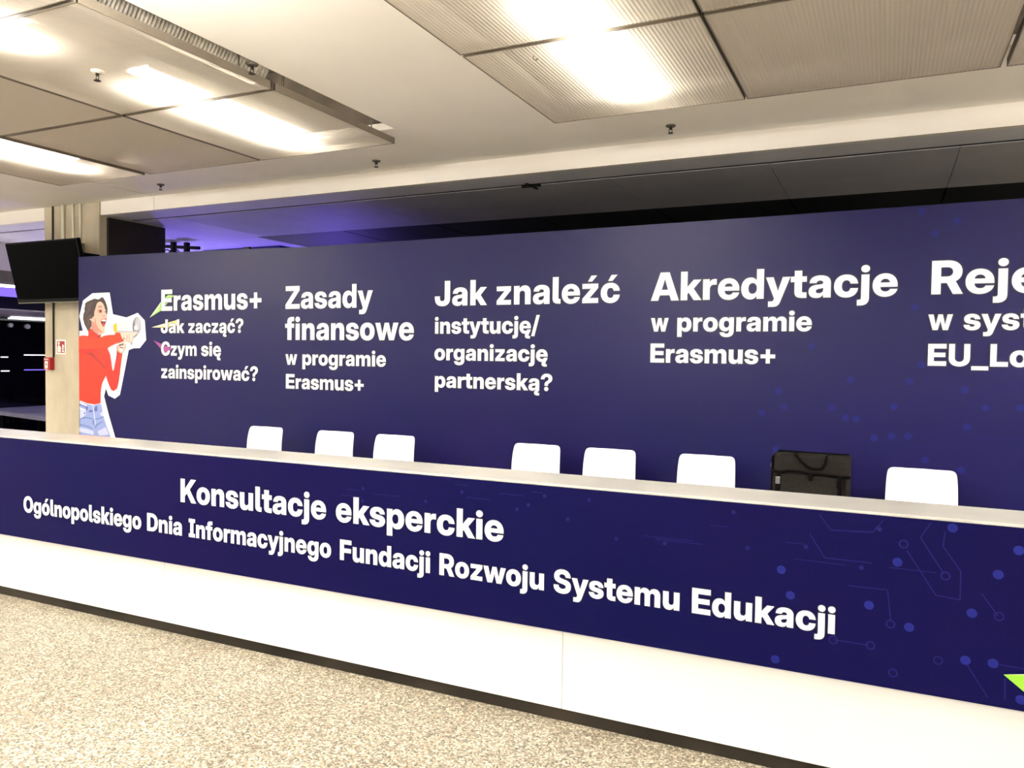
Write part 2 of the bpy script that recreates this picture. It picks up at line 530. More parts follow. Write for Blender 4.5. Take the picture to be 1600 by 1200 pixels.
# ------------------------------------------------------------------ printed matter (metres on the boards)
GLYPHS = {
 " ":[269, []],
 "+":[645, [[252, 25, 252, 537, 392, 537, 392, 25], [66, 214, 66, 348, 578, 348, 578, 214]]],
 "/":[379, [[379, 762, 145, -109, 0, -109, 235, 762]]],
 "?":[585, [[204, 222, 204, 257, 204, 279, 206, 299, 210, 317, 215, 333, 221, 347, 229, 360, 239, 372, 250, 384, 264, 394, 279, 405, 296, 416, 315, 427, 331, 437, 346, 448, 357, 459, 367, 471, 374, 483, 379, 496, 382, 509, 383, 522, 382, 534, 380, 545, 376, 555, 371, 565, 365, 574, 358, 581, 349, 588, 339, 593, 328, 598, 317, 601, 304, 603, 291, 603, 276, 603, 262, 600, 249, 596, 237, 591, 227, 584, 217, 576, 209, 566, 202, 555, 197, 543, 193, 530, 191, 516, 190, 501, 31, 501, 33, 534, 39, 566, 50, 596, 64, 623, 82, 649, 103, 671, 128, 691, 156, 707, 186, 721, 219, 730, 255, 736, 293, 738, 329, 736, 363, 731, 395, 724, 424, 712, 451, 699, 475, 682, 495, 664, 513, 643, 527, 620, 537, 595, 543, 568, 545, 540, 543, 513, 539, 487, 532, 463, 521, 441, 508, 419, 491, 400, 472, 382, 450, 365, 435, 356, 422, 347, 410, 338, 398, 329, 388, 320, 378, 311, 370, 302, 363, 293, 358, 283, 354, 272, 352, 260, 351, 247, 351, 222], [280, -9, 261, -7, 244, -2, 229, 6, 215, 18, 203, 32, 194, 48, 189, 64, 188, 83, 189, 101, 194, 118, 203, 134, 215, 148, 229, 160, 244, 168, 261, 173, 280, 175, 298, 173, 315, 168, 330, 160, 345, 148, 356, 134, 365, 118, 370, 101, 371, 83, 370, 64, 365, 48, 356, 32, 345, 18, 330, 6, 315, -2, 298, -7]]],
 "A":[738, [[2, 0, 252, 728, 484, 728, 735, 0, 539, 0, 440, 320, 429, 360, 417, 400, 405, 441, 393, 481, 381, 523, 370, 566, 357, 611, 345, 658, 393, 658, 380, 611, 368, 566, 356, 523, 343, 481, 332, 441, 320, 400, 307, 360, 295, 320, 193, 0], [174, 140, 174, 277, 564, 277, 564, 140]]],
 "C":[728, [[375, -12, 326, -9, 280, -1, 237, 13, 196, 33, 159, 58, 125, 87, 96, 122, 71, 161, 51, 206, 37, 254, 28, 306, 25, 363, 28, 421, 37, 473, 51, 522, 71, 566, 96, 606, 125, 641, 159, 670, 196, 695, 237, 714, 280, 728, 326, 736, 375, 739, 408, 738, 439, 734, 469, 728, 498, 720, 526, 709, 551, 696, 575, 681, 598, 664, 618, 644, 637, 623, 654, 601, 668, 576, 681, 550, 691, 522, 698, 493, 704, 462, 527, 462, 523, 477, 519, 490, 514, 503, 508, 515, 501, 526, 494, 536, 485, 545, 476, 553, 466, 561, 455, 567, 444, 573, 432, 578, 419, 581, 406, 584, 392, 585, 378, 586, 351, 584, 326, 579, 303, 571, 283, 559, 264, 544, 248, 527, 234, 506, 223, 483, 214, 456, 208, 428, 204, 397, 202, 363, 204, 330, 207, 299, 214, 271, 223, 245, 234, 221, 248, 201, 264, 183, 283, 168, 303, 157, 326, 148, 351, 143, 378, 142, 392, 142, 406, 144, 419, 146, 432, 150, 444, 154, 455, 160, 466, 166, 476, 174, 485, 182, 493, 192, 501, 202, 508, 213, 514, 224, 519, 237, 523, 250, 527, 264, 704, 264, 698, 234, 691, 204, 681, 177, 668, 151, 654, 126, 637, 104, 618, 83, 598, 64, 575, 46, 551, 31, 525, 19, 498, 8, 469, -1, 439, -7, 408, -10]]],
 "D":[706, [[317, 0, 124, 0, 124, 146, 308, 146, 340, 148, 369, 153, 395, 160, 418, 171, 438, 185, 456, 201, 470, 221, 482, 244, 492, 270, 498, 298, 502, 329, 503, 364, 502, 398, 498, 430, 491, 458, 482, 484, 470, 507, 455, 526, 438, 543, 417, 557, 394, 567, 367, 575, 338, 580, 306, 581, 120, 581, 120, 728, 317, 728, 371, 725, 421, 716, 467, 702, 509, 683, 548, 658, 582, 629, 611, 595, 636, 557, 655, 514, 669, 468, 678, 418, 680, 364, 678, 310, 669, 260, 655, 214, 636, 171, 612, 132, 582, 99, 549, 69, 510, 45, 468, 25, 421, 11, 371, 3], [223, 728, 223, 0, 47, 0, 47, 728]]],
 "E":[619, [[47, 0, 47, 728, 589, 728, 589, 578, 223, 578, 223, 438, 561, 438, 561, 293, 223, 293, 223, 149, 589, 149, 589, 0]]],
 "F":[593, [[47, 0, 47, 728, 572, 728, 572, 578, 223, 578, 223, 423, 550, 423, 550, 279, 223, 279, 223, 0]]],
 "I":[413, [[28, 0, 28, 140, 119, 140, 119, 588, 28, 588, 28, 728, 385, 728, 385, 588, 294, 588, 294, 140, 385, 140, 385, 0]]],
 "J":[573, [[273, -11, 218, -7, 169, 4, 127, 23, 91, 50, 62, 84, 42, 125, 30, 172, 25, 226, 25, 279, 189, 279, 189, 224, 190, 204, 194, 186, 201, 171, 211, 158, 222, 148, 236, 141, 252, 137, 270, 135, 288, 137, 304, 141, 318, 148, 330, 158, 340, 171, 346, 186, 350, 204, 352, 224, 352, 728, 527, 728, 527, 221, 523, 168, 510, 122, 490, 82, 460, 49, 423, 23, 380, 4, 330, -7]]],
 "K":[706, [[175, 129, 175, 344, 188, 359, 200, 375, 212, 390, 225, 406, 237, 421, 250, 436, 262, 452, 274, 467, 287, 482, 299, 498, 311, 513, 324, 528, 487, 728, 693, 728, 387, 363, 372, 363], [47, 0, 47, 728, 223, 728, 223, 548, 223, 352, 223, 268, 223, 0], [502, 0, 304, 312, 409, 444, 703, 0]]],
 "L":[566, [[47, 0, 47, 728, 223, 728, 223, 149, 545, 149, 545, 0]]],
 "O":[747, [[373, -12, 325, -9, 280, -1, 237, 13, 196, 33, 159, 58, 125, 87, 96, 122, 71, 162, 51, 206, 37, 254, 28, 306, 25, 363, 28, 421, 37, 473, 51, 522, 71, 566, 96, 606, 125, 640, 159, 670, 196, 695, 237, 714, 280, 728, 325, 736, 373, 739, 421, 736, 467, 728, 510, 714, 551, 695, 588, 670, 621, 640, 650, 606, 675, 566, 696, 522, 710, 473, 719, 421, 721, 363, 719, 306, 710, 254, 696, 205, 675, 161, 650, 122, 621, 87, 588, 57, 551, 33, 510, 13, 467, -1, 421, -9], [373, 142, 399, 143, 422, 148, 444, 156, 464, 168, 482, 182, 498, 200, 512, 220, 523, 244, 533, 270, 539, 298, 543, 330, 544, 363, 543, 397, 539, 429, 533, 458, 523, 484, 512, 507, 498, 528, 482, 545, 464, 560, 444, 571, 422, 579, 399, 584, 373, 586, 348, 584, 325, 579, 303, 571, 283, 560, 265, 545, 249, 528, 235, 507, 223, 484, 214, 458, 208, 429, 204, 397, 202, 363, 204, 330, 208, 298, 214, 270, 223, 244, 235, 220, 249, 200, 265, 182, 283, 168, 303, 156, 325, 148, 348, 143]]],
 "R":[658, [[47, 0, 47, 728, 347, 728, 387, 726, 425, 720, 460, 711, 493, 698, 522, 681, 547, 661, 569, 638, 588, 612, 602, 584, 613, 552, 619, 518, 621, 482, 619, 446, 612, 413, 601, 382, 586, 354, 567, 329, 544, 306, 517, 287, 487, 271, 454, 258, 418, 249, 379, 243, 337, 241, 154, 241, 154, 380, 335, 380, 352, 381, 368, 383, 382, 387, 396, 392, 408, 399, 419, 408, 428, 417, 435, 428, 442, 440, 446, 453, 449, 467, 449, 482, 448, 497, 446, 511, 441, 523, 435, 535, 428, 546, 418, 555, 408, 564, 396, 571, 382, 576, 368, 580, 352, 583, 335, 583, 223, 583, 223, 0], [455, 0, 292, 329, 474, 329, 640, 0]]],
 "S":[668, [[336, -12, 290, -10, 247, -4, 208, 5, 172, 18, 140, 34, 112, 54, 88, 77, 68, 104, 53, 133, 42, 166, 35, 202, 33, 240, 200, 240, 202, 224, 205, 208, 211, 194, 218, 181, 228, 169, 239, 159, 251, 150, 266, 143, 282, 137, 299, 133, 318, 130, 338, 129, 356, 130, 373, 132, 389, 135, 403, 139, 416, 145, 428, 151, 438, 158, 446, 167, 453, 176, 458, 186, 461, 197, 462, 209, 461, 219, 458, 228, 454, 237, 449, 245, 441, 252, 432, 259, 421, 265, 408, 271, 393, 277, 376, 282, 357, 287, 336, 292, 262, 307, 212, 320, 168, 336, 131, 357, 101, 381, 77, 409, 60, 440, 50, 475, 47, 513, 49, 546, 56, 576, 67, 605, 83, 631, 103, 655, 126, 677, 153, 695, 183, 711, 217, 723, 253, 732, 292, 737, 333, 739, 375, 737, 414, 732, 450, 723, 483, 711, 513, 695, 539, 676, 562, 654, 581, 629, 597, 601, 608, 570, 616, 537, 619, 501, 456, 501, 453, 522, 445, 541, 435, 558, 420, 572, 403, 584, 383, 592, 360, 597, 335, 598, 319, 598, 304, 596, 290, 593, 277, 588, 265, 583, 254, 577, 245, 569, 237, 561, 231, 552, 226, 543, 224, 532, 223, 521, 224, 511, 226, 502, 230, 494, 235, 487, 242, 480, 250, 473, 261, 467, 273, 462, 287, 456, 303, 452, 321, 447, 340, 443, 405, 429, 434, 423, 461, 416, 486, 408, 509, 399, 529, 390, 548, 379, 565, 368, 580, 356, 593, 342, 605, 328, 614, 313, 622, 297, 628, 279, 632, 261, 634, 242, 635, 221, 633, 186, 626, 153, 615, 123, 600, 96, 580, 71, 556, 50, 529, 31, 497, 16, 462, 4, 423, -5, 382, -10]]],
 "U":[705, [[352, -12, 307, -10, 266, -3, 227, 7, 191, 22, 158, 40, 130, 62, 105, 87, 84, 116, 67, 147, 56, 181, 48, 217, 46, 256, 46, 728, 217, 728, 217, 270, 218, 252, 221, 234, 227, 217, 234, 202, 244, 188, 255, 175, 267, 164, 282, 155, 298, 148, 315, 142, 333, 139, 352, 138, 372, 139, 390, 142, 407, 147, 423, 155, 438, 164, 450, 175, 461, 188, 471, 202, 478, 217, 483, 234, 486, 251, 487, 270, 487, 728, 659, 728, 659, 256, 656, 217, 649, 181, 637, 147, 621, 115, 600, 87, 575, 62, 546, 40, 514, 22, 478, 7, 439, -3, 397, -10]]],
 "Z":[643, [[25, 0, 25, 134, 323, 491, 339, 509, 355, 528, 371, 546, 387, 564, 403, 582, 420, 600, 436, 619, 453, 637, 474, 578, 450, 578, 425, 578, 401, 578, 377, 578, 353, 578, 329, 578, 305, 578, 280, 578, 34, 578, 34, 728, 614, 728, 614, 594, 321, 238, 306, 219, 290, 201, 274, 183, 258, 164, 241, 146, 225, 127, 208, 109, 191, 90, 171, 149, 195, 149, 219, 149, 243, 149, 267, 149, 291, 149, 316, 149, 340, 149, 364, 149, 618, 149, 618, 0]]],
 "_":[484, [[484, 0, 484, -125, 0, -125, 0, 0]]],
 "a":[567, [[205, -9, 180, -8, 156, -5, 134, 1, 113, 8, 94, 17, 78, 29, 63, 43, 51, 59, 41, 77, 34, 97, 29, 119, 28, 144, 29, 165, 32, 184, 37, 202, 44, 217, 52, 231, 62, 244, 74, 255, 87, 265, 101, 274, 117, 281, 133, 288, 151, 293, 169, 298, 188, 301, 208, 304, 228, 306, 250, 308, 270, 310, 287, 312, 302, 315, 315, 317, 326, 320, 335, 324, 342, 328, 347, 333, 351, 338, 353, 345, 354, 352, 354, 355, 353, 362, 352, 369, 349, 376, 345, 382, 340, 387, 335, 392, 328, 396, 320, 400, 312, 402, 303, 405, 293, 406, 282, 406, 271, 406, 260, 404, 251, 402, 242, 399, 234, 395, 226, 391, 220, 385, 215, 379, 210, 373, 207, 365, 204, 357, 203, 349, 47, 349, 50, 376, 57, 401, 67, 424, 79, 444, 95, 463, 114, 480, 136, 494, 161, 506, 188, 515, 219, 522, 252, 526, 288, 527, 315, 526, 341, 524, 365, 520, 387, 515, 408, 508, 427, 500, 445, 491, 461, 480, 475, 467, 487, 454, 497, 439, 505, 423, 512, 406, 517, 388, 520, 368, 521, 347, 521, 0, 356, 0, 356, 72, 354, 72, 346, 59, 338, 47, 328, 36, 318, 27, 307, 18, 295, 11, 283, 5, 269, 0, 255, -4, 239, -7, 222, -8], [256, 101, 269, 102, 282, 104, 295, 107, 306, 112, 317, 118, 327, 124, 335, 132, 342, 141, 348, 151, 352, 162, 355, 173, 355, 186, 355, 232, 352, 231, 348, 229, 344, 228, 340, 227, 335, 225, 330, 224, 324, 223, 319, 221, 313, 220, 307, 219, 300, 217, 293, 216, 286, 215, 279, 214, 272, 212, 264, 211, 253, 209, 243, 207, 233, 204, 224, 200, 216, 196, 209, 192, 202, 186, 197, 181, 193, 174, 190, 167, 188, 160, 187, 152, 188, 144, 189, 137, 192, 131, 196, 125, 201, 119, 206, 115, 213, 111, 220, 107, 228, 105, 237, 103, 246, 102]]],
 "c":[569, [[292, -12, 254, -10, 217, -3, 184, 7, 152, 22, 124, 41, 99, 63, 77, 88, 59, 117, 44, 148, 34, 182, 28, 219, 26, 258, 28, 296, 34, 333, 44, 367, 59, 399, 77, 427, 99, 453, 124, 475, 152, 493, 184, 508, 217, 519, 254, 525, 292, 527, 318, 526, 344, 523, 368, 519, 391, 512, 413, 503, 433, 493, 452, 481, 470, 467, 485, 452, 499, 436, 512, 419, 522, 400, 531, 379, 538, 358, 542, 336, 545, 313, 383, 313, 381, 322, 380, 330, 377, 339, 374, 346, 370, 353, 366, 360, 361, 366, 356, 372, 350, 377, 343, 381, 337, 385, 329, 388, 321, 391, 313, 393, 304, 394, 295, 394, 280, 393, 266, 390, 253, 385, 242, 378, 231, 369, 222, 358, 214, 345, 207, 331, 202, 315, 199, 297, 196, 278, 196, 258, 196, 237, 199, 218, 202, 201, 207, 185, 214, 171, 222, 158, 231, 147, 242, 138, 254, 131, 266, 125, 280, 122, 295, 121, 304, 122, 313, 123, 321, 125, 329, 127, 336, 130, 343, 134, 349, 139, 355, 144, 361, 149, 365, 156, 369, 163, 373, 170, 376, 178, 379, 186, 381, 195, 382, 204, 545, 204, 543, 181, 539, 159, 533, 138, 524, 118, 514, 99, 502, 81, 488, 64, 472, 49, 454, 35, 435, 23, 415, 13, 393, 4, 369, -3, 345, -8, 319, -11]]],
 "d":[611, [[248, -11, 216, -9, 185, -3, 157, 8, 131, 22, 107, 41, 86, 63, 68, 88, 53, 117, 41, 148, 32, 182, 27, 219, 26, 259, 27, 297, 33, 333, 41, 367, 54, 398, 69, 427, 87, 452, 108, 474, 132, 493, 158, 508, 186, 518, 215, 525, 247, 527, 263, 526, 279, 525, 294, 522, 308, 518, 321, 513, 334, 507, 346, 500, 357, 492, 368, 482, 377, 471, 387, 459, 395, 446, 396, 446, 396, 728, 564, 728, 564, 0, 398, 0, 398, 80, 397, 80, 390, 65, 382, 52, 372, 40, 362, 29, 350, 20, 338, 11, 325, 5, 311, -1, 296, -6, 281, -9, 265, -11], [296, 123, 311, 124, 326, 127, 339, 133, 352, 140, 363, 149, 373, 160, 382, 173, 389, 187, 395, 203, 399, 220, 402, 239, 402, 259, 402, 278, 399, 297, 395, 314, 389, 330, 382, 344, 373, 357, 363, 367, 352, 377, 339, 384, 326, 389, 311, 392, 296, 393, 281, 392, 267, 389, 254, 384, 242, 377, 232, 368, 222, 357, 214, 345, 208, 331, 202, 315, 199, 298, 196, 279, 196, 259, 196, 238, 199, 219, 202, 202, 208, 186, 214, 172, 222, 159, 232, 148, 242, 139, 254, 132, 267, 127, 281, 124]]],
 "e":[572, [[291, -12, 253, -10, 217, -3, 183, 8, 152, 23, 124, 42, 99, 64, 77, 89, 59, 118, 44, 150, 34, 184, 28, 219, 26, 258, 28, 296, 34, 332, 44, 366, 59, 397, 77, 426, 99, 452, 124, 474, 151, 493, 182, 508, 215, 519, 250, 525, 287, 527, 315, 526, 342, 523, 368, 516, 393, 508, 416, 497, 437, 485, 457, 470, 475, 453, 492, 434, 506, 414, 519, 392, 529, 369, 538, 344, 543, 318, 547, 290, 548, 262, 548, 216, 80, 216, 80, 317, 470, 317, 393, 296, 392, 312, 390, 327, 386, 341, 380, 354, 374, 365, 365, 375, 356, 383, 345, 391, 333, 396, 320, 400, 306, 403, 291, 403, 276, 403, 262, 400, 249, 396, 237, 391, 226, 383, 216, 375, 208, 365, 201, 354, 196, 341, 192, 327, 190, 312, 189, 296, 189, 222, 190, 206, 192, 190, 196, 176, 202, 162, 209, 150, 218, 140, 227, 131, 239, 123, 252, 117, 266, 113, 281, 110, 297, 109, 309, 110, 320, 111, 331, 113, 341, 116, 351, 120, 359, 125, 367, 130, 374, 136, 380, 142, 386, 149, 390, 157, 393, 165, 545, 165, 538, 140, 529, 116, 516, 94, 500, 73, 481, 55, 459, 38, 436, 23, 410, 11, 382, 1, 353, -6, 323, -10]]],
 "f":[397, [[378, 516, 378, 386, 9, 386, 9, 516], [103, 0, 103, 573, 104, 598, 108, 621, 114, 641, 123, 660, 134, 676, 147, 689, 164, 701, 182, 711, 204, 718, 228, 723, 254, 726, 283, 728, 298, 728, 312, 728, 326, 728, 340, 728, 352, 728, 363, 728, 371, 728, 378, 728, 378, 598, 373, 598, 368, 598, 362, 598, 354, 598, 347, 598, 339, 598, 332, 598, 326, 598, 312, 597, 301, 595, 291, 591, 284, 585, 279, 578, 275, 569, 272, 557, 272, 544, 272, 0]]],
 "g":[611, [[301, -211, 263, -210, 228, -205, 197, -199, 169, -189, 144, -177, 122, -163, 103, -146, 88, -128, 74, -108, 64, -87, 56, -64, 51, -40, 212, -40, 214, -48, 218, -55, 222, -61, 228, -67, 234, -73, 242, -78, 250, -82, 259, -85, 268, -88, 279, -90, 289, -91, 301, -92, 323, -90, 342, -85, 359, -77, 373, -66, 383, -51, 391, -33, 395, -12, 397, 12, 397, 91, 397, 91, 389, 77, 381, 64, 372, 52, 361, 41, 350, 32, 338, 24, 325, 18, 311, 13, 296, 9, 281, 6, 265, 4, 248, 4, 216, 6, 185, 12, 157, 22, 131, 37, 107, 55, 86, 77, 68, 101, 53, 129, 41, 159, 32, 192, 27, 226, 26, 263, 27, 300, 33, 336, 41, 369, 54, 400, 69, 428, 87, 453, 108, 474, 132, 493, 158, 508, 186, 518, 215, 525, 247, 527, 263, 526, 279, 525, 294, 522, 308, 517, 322, 512, 335, 506, 347, 498, 358, 489, 369, 480, 379, 469, 388, 457, 396, 444, 397, 444, 397, 516, 564, 516, 564, 28, 562, -12, 556, -48, 546, -80, 532, -108, 514, -133, 493, -154, 469, -172, 441, -186, 410, -197, 376, -205, 340, -209], [296, 135, 311, 136, 326, 139, 339, 144, 352, 151, 363, 160, 373, 171, 382, 183, 389, 197, 395, 212, 399, 229, 402, 247, 402, 266, 402, 285, 399, 303, 395, 320, 389, 335, 382, 349, 373, 361, 363, 371, 352, 380, 339, 387, 326, 392, 311, 395, 296, 396, 281, 395, 267, 392, 254, 388, 242, 381, 232, 372, 222, 362, 214, 350, 208, 336, 202, 321, 199, 304, 196, 286, 196, 266, 196, 246, 199, 228, 202, 211, 208, 196, 214, 182, 222, 170, 232, 159, 242, 151, 254, 144, 267, 139, 281, 136]]],
 "i":[262, [[47, 0, 47, 516, 215, 516, 215, 0], [130, 566, 111, 567, 94, 572, 78, 579, 64, 590, 53, 603, 44, 617, 39, 633, 38, 651, 39, 668, 44, 684, 53, 699, 64, 712, 78, 722, 94, 729, 111, 734, 130, 735, 150, 734, 167, 729, 183, 722, 197, 712, 208, 699, 217, 684, 221, 668, 223, 651, 221, 633, 217, 617, 208, 603, 197, 590, 183, 579, 167, 572, 150, 567]]],
 "j":[262, [[47, 516, 216, 516, 216, -31, 214, -58, 211, -83, 204, -106, 195, -126, 183, -144, 168, -160, 151, -173, 132, -184, 110, -193, 85, -199, 57, -203, 27, -204, -38, -204, -38, -74, -4, -74, 8, -73, 19, -70, 28, -66, 35, -60, 41, -52, 44, -41, 47, -29, 47, -14], [131, 566, 112, 567, 94, 572, 79, 579, 65, 590, 53, 603, 45, 617, 40, 633, 39, 651, 40, 668, 45, 684, 53, 699, 65, 712, 79, 722, 94, 729, 112, 734, 131, 735, 150, 734, 168, 729, 184, 722, 198, 712, 209, 699, 217, 684, 222, 668, 224, 651, 222, 633, 217, 617, 209, 603, 198, 590, 184, 579, 168, 572, 151, 567]]],
 "k":[568, [[198, 134, 198, 332, 217, 332, 374, 516, 567, 516, 341, 250, 297, 250], [47, 0, 47, 728, 215, 728, 215, 0], [382, 0, 238, 213, 348, 331, 576, 0]]],
 "l":[290, [[228, 0, 183, 2, 145, 9, 114, 20, 90, 35, 71, 55, 57, 81, 49, 112, 47, 149, 47, 728, 215, 728, 215, 165, 216, 156, 217, 147, 220, 141, 225, 135, 230, 131, 237, 129, 245, 127, 255, 126, 258, 126, 260, 126, 263, 126, 266, 126, 269, 126, 271, 126, 274, 126, 276, 126, 276, 0, 270, 0, 264, 0, 258, 0, 252, 0, 246, 0, 240, 0, 234, 0]]],
 "m":[902, [[47, 0, 47, 516, 209, 516, 209, 395, 201, 395, 208, 417, 217, 436, 227, 454, 238, 469, 251, 483, 265, 495, 280, 505, 296, 513, 313, 519, 331, 523, 348, 526, 366, 527, 395, 525, 421, 518, 446, 508, 469, 493, 489, 474, 504, 452, 515, 425, 522, 395, 507, 395, 513, 416, 520, 435, 530, 452, 541, 467, 555, 481, 570, 493, 586, 503, 603, 512, 622, 518, 641, 523, 661, 526, 681, 527, 706, 526, 729, 521, 751, 515, 771, 505, 790, 493, 806, 478, 821, 461, 833, 442, 843, 420, 850, 397, 854, 371, 855, 343, 855, 0, 687, 0, 687, 306, 686, 325, 681, 342, 675, 357, 665, 369, 654, 378, 640, 385, 626, 389, 610, 391, 598, 390, 587, 388, 577, 385, 568, 380, 560, 374, 553, 367, 547, 359, 541, 349, 537, 339, 534, 328, 532, 316, 531, 304, 531, 0, 371, 0, 371, 308, 369, 326, 365, 342, 359, 356, 350, 368, 338, 378, 325, 385, 310, 389, 294, 391, 283, 390, 273, 388, 263, 385, 254, 380, 245, 374, 238, 367, 231, 359, 225, 349, 221, 338, 218, 327, 216, 314, 215, 300, 215, 0]]],
 "n":[601, [[215, 280, 215, 0, 47, 0, 47, 516, 213, 516, 213, 378, 188, 378, 201, 410, 217, 439, 236, 464, 257, 486, 282, 504, 310, 517, 342, 524, 377, 527, 404, 525, 429, 521, 452, 513, 473, 503, 491, 489, 508, 473, 522, 454, 533, 433, 543, 409, 549, 383, 553, 355, 554, 324, 554, 0, 386, 0, 386, 289, 385, 311, 381, 330, 374, 346, 364, 359, 352, 370, 338, 377, 321, 382, 302, 383, 289, 382, 277, 380, 266, 377, 256, 372, 247, 366, 239, 358, 232, 349, 226, 338, 221, 326, 218, 312, 216, 297]]],
 "o":[593, [[297, -12, 258, -10, 221, -3, 187, 7, 155, 22, 126, 40, 101, 62, 78, 87, 60, 115, 45, 147, 34, 181, 28, 218, 26, 258, 28, 297, 34, 334, 45, 368, 60, 400, 78, 428, 101, 454, 126, 475, 155, 494, 187, 508, 221, 519, 258, 525, 297, 527, 336, 525, 373, 519, 407, 508, 439, 494, 467, 475, 493, 454, 515, 428, 534, 400, 549, 368, 559, 334, 566, 297, 568, 258, 566, 218, 559, 181, 549, 147, 534, 115, 515, 87, 493, 62, 467, 40, 439, 22, 407, 7, 373, -3, 336, -10], [297, 122, 311, 123, 325, 126, 337, 131, 349, 138, 360, 147, 369, 157, 378, 170, 385, 184, 390, 200, 395, 218, 397, 237, 398, 258, 397, 279, 395, 298, 390, 316, 385, 332, 378, 346, 369, 358, 360, 369, 349, 378, 337, 385, 325, 390, 311, 393, 297, 394, 283, 393, 269, 390, 256, 385, 245, 378, 234, 369, 224, 358, 216, 346, 209, 332, 203, 316, 199, 298, 196, 279, 196, 258, 196, 237, 199, 217, 203, 200, 209, 184, 216, 170, 224, 157, 234, 147, 245, 138, 256, 131, 269, 126, 282, 123]]],
 "p":[611, [[47, -204, 47, 516, 213, 516, 213, 448, 215, 448, 223, 461, 232, 472, 242, 483, 253, 492, 264, 500, 276, 507, 289, 513, 302, 518, 317, 522, 332, 525, 348, 526, 364, 527, 396, 525, 425, 518, 453, 508, 479, 493, 503, 474, 523, 452, 542, 427, 557, 398, 569, 367, 578, 333, 583, 297, 585, 259, 583, 219, 578, 182, 570, 148, 558, 117, 542, 88, 524, 63, 504, 41, 480, 22, 454, 8, 426, -3, 395, -9, 362, -11, 346, -11, 330, -9, 315, -6, 300, -1, 287, 4, 274, 11, 262, 19, 251, 28, 241, 39, 232, 50, 224, 63, 217, 77, 215, 77, 215, -204], [315, 123, 330, 124, 344, 127, 357, 132, 369, 139, 379, 148, 388, 159, 396, 172, 403, 186, 408, 202, 412, 219, 414, 238, 415, 259, 414, 279, 412, 298, 408, 315, 403, 331, 396, 345, 388, 357, 379, 368, 369, 377, 357, 384, 344, 389, 330, 392, 315, 393, 300, 392, 285, 389, 272, 384, 259, 377, 248, 367, 238, 357, 229, 344, 222, 330, 216, 314, 212, 297, 209, 278, 208, 259, 209, 239, 212, 220, 216, 203, 222, 187, 229, 173, 238, 160, 248, 149, 259, 140, 272, 133, 285, 127, 300, 124]]],
 "r":[394, [[47, 0, 47, 516, 210, 516, 210, 425, 211, 425, 219, 448, 229, 467, 241, 483, 255, 496, 271, 505, 291, 512, 312, 516, 337, 517, 344, 517, 350, 517, 356, 517, 362, 517, 367, 517, 372, 517, 378, 517, 383, 517, 383, 378, 378, 378, 371, 379, 363, 379, 354, 379, 345, 379, 335, 379, 326, 379, 316, 380, 302, 379, 288, 376, 275, 372, 264, 366, 253, 358, 243, 349, 235, 339, 228, 327, 222, 313, 218, 298, 216, 282, 215, 264, 215, 0]]],
 "s":[538, [[275, -13, 240, -11, 207, -7, 177, -1, 148, 9, 122, 21, 98, 35, 78, 52, 60, 70, 45, 91, 34, 114, 26, 139, 22, 165, 188, 165, 191, 152, 196, 140, 204, 129, 213, 120, 225, 112, 239, 107, 254, 104, 272, 103, 288, 104, 303, 106, 315, 110, 326, 115, 335, 122, 341, 129, 344, 138, 346, 147, 345, 155, 342, 162, 337, 169, 330, 174, 321, 179, 310, 184, 298, 187, 283, 191, 190, 207, 154, 216, 123, 227, 96, 242, 74, 259, 56, 280, 44, 303, 36, 330, 34, 359, 36, 383, 41, 406, 50, 428, 62, 447, 77, 465, 96, 481, 117, 494, 141, 506, 169, 515, 198, 521, 230, 525, 265, 526, 300, 525, 333, 521, 363, 514, 390, 504, 415, 492, 437, 478, 456, 462, 472, 443, 485, 422, 495, 400, 501, 375, 503, 348, 349, 348, 347, 361, 343, 373, 336, 384, 326, 393, 315, 401, 302, 407, 287, 410, 271, 411, 256, 410, 242, 408, 230, 404, 220, 398, 212, 392, 206, 384, 203, 376, 202, 367, 203, 359, 205, 352, 210, 346, 216, 340, 224, 335, 234, 331, 245, 327, 257, 324, 361, 305, 398, 297, 430, 286, 457, 272, 479, 256, 495, 238, 507, 216, 514, 192, 516, 165, 515, 139, 509, 115, 499, 93, 486, 72, 469, 53, 450, 36, 427, 22, 401, 10, 373, 0, 342, -7, 310, -11]]],
 "t":[392, [[372, 516, 372, 386, 9, 386, 9, 516], [97, 656, 266, 656, 266, 173, 266, 162, 268, 152, 271, 145, 275, 139, 282, 135, 290, 132, 300, 131, 313, 130, 320, 130, 328, 130, 336, 130, 345, 130, 353, 130, 361, 130, 367, 130, 372, 130, 372, 0, 364, 0, 355, 0, 344, 0, 332, 0, 318, 0, 305, 0, 291, 0, 277, 0, 233, 2, 196, 9, 165, 20, 140, 35, 122, 55, 108, 80, 100, 110, 97, 145]]],
 "u":[601, [[224, -11, 197, -10, 172, -5, 149, 2, 129, 13, 110, 26, 93, 42, 79, 61, 68, 83, 58, 106, 52, 133, 48, 161, 47, 192, 47, 516, 215, 516, 215, 226, 216, 205, 221, 186, 227, 170, 237, 157, 249, 146, 264, 139, 280, 134, 299, 132, 312, 133, 324, 135, 335, 139, 345, 144, 354, 150, 362, 158, 369, 167, 375, 177, 380, 190, 383, 203, 385, 219, 386, 235, 386, 516, 554, 516, 554, 0, 388, 0, 388, 138, 413, 138, 400, 106, 384, 77, 365, 51, 344, 29, 319, 12, 291, -1, 260, -9]]],
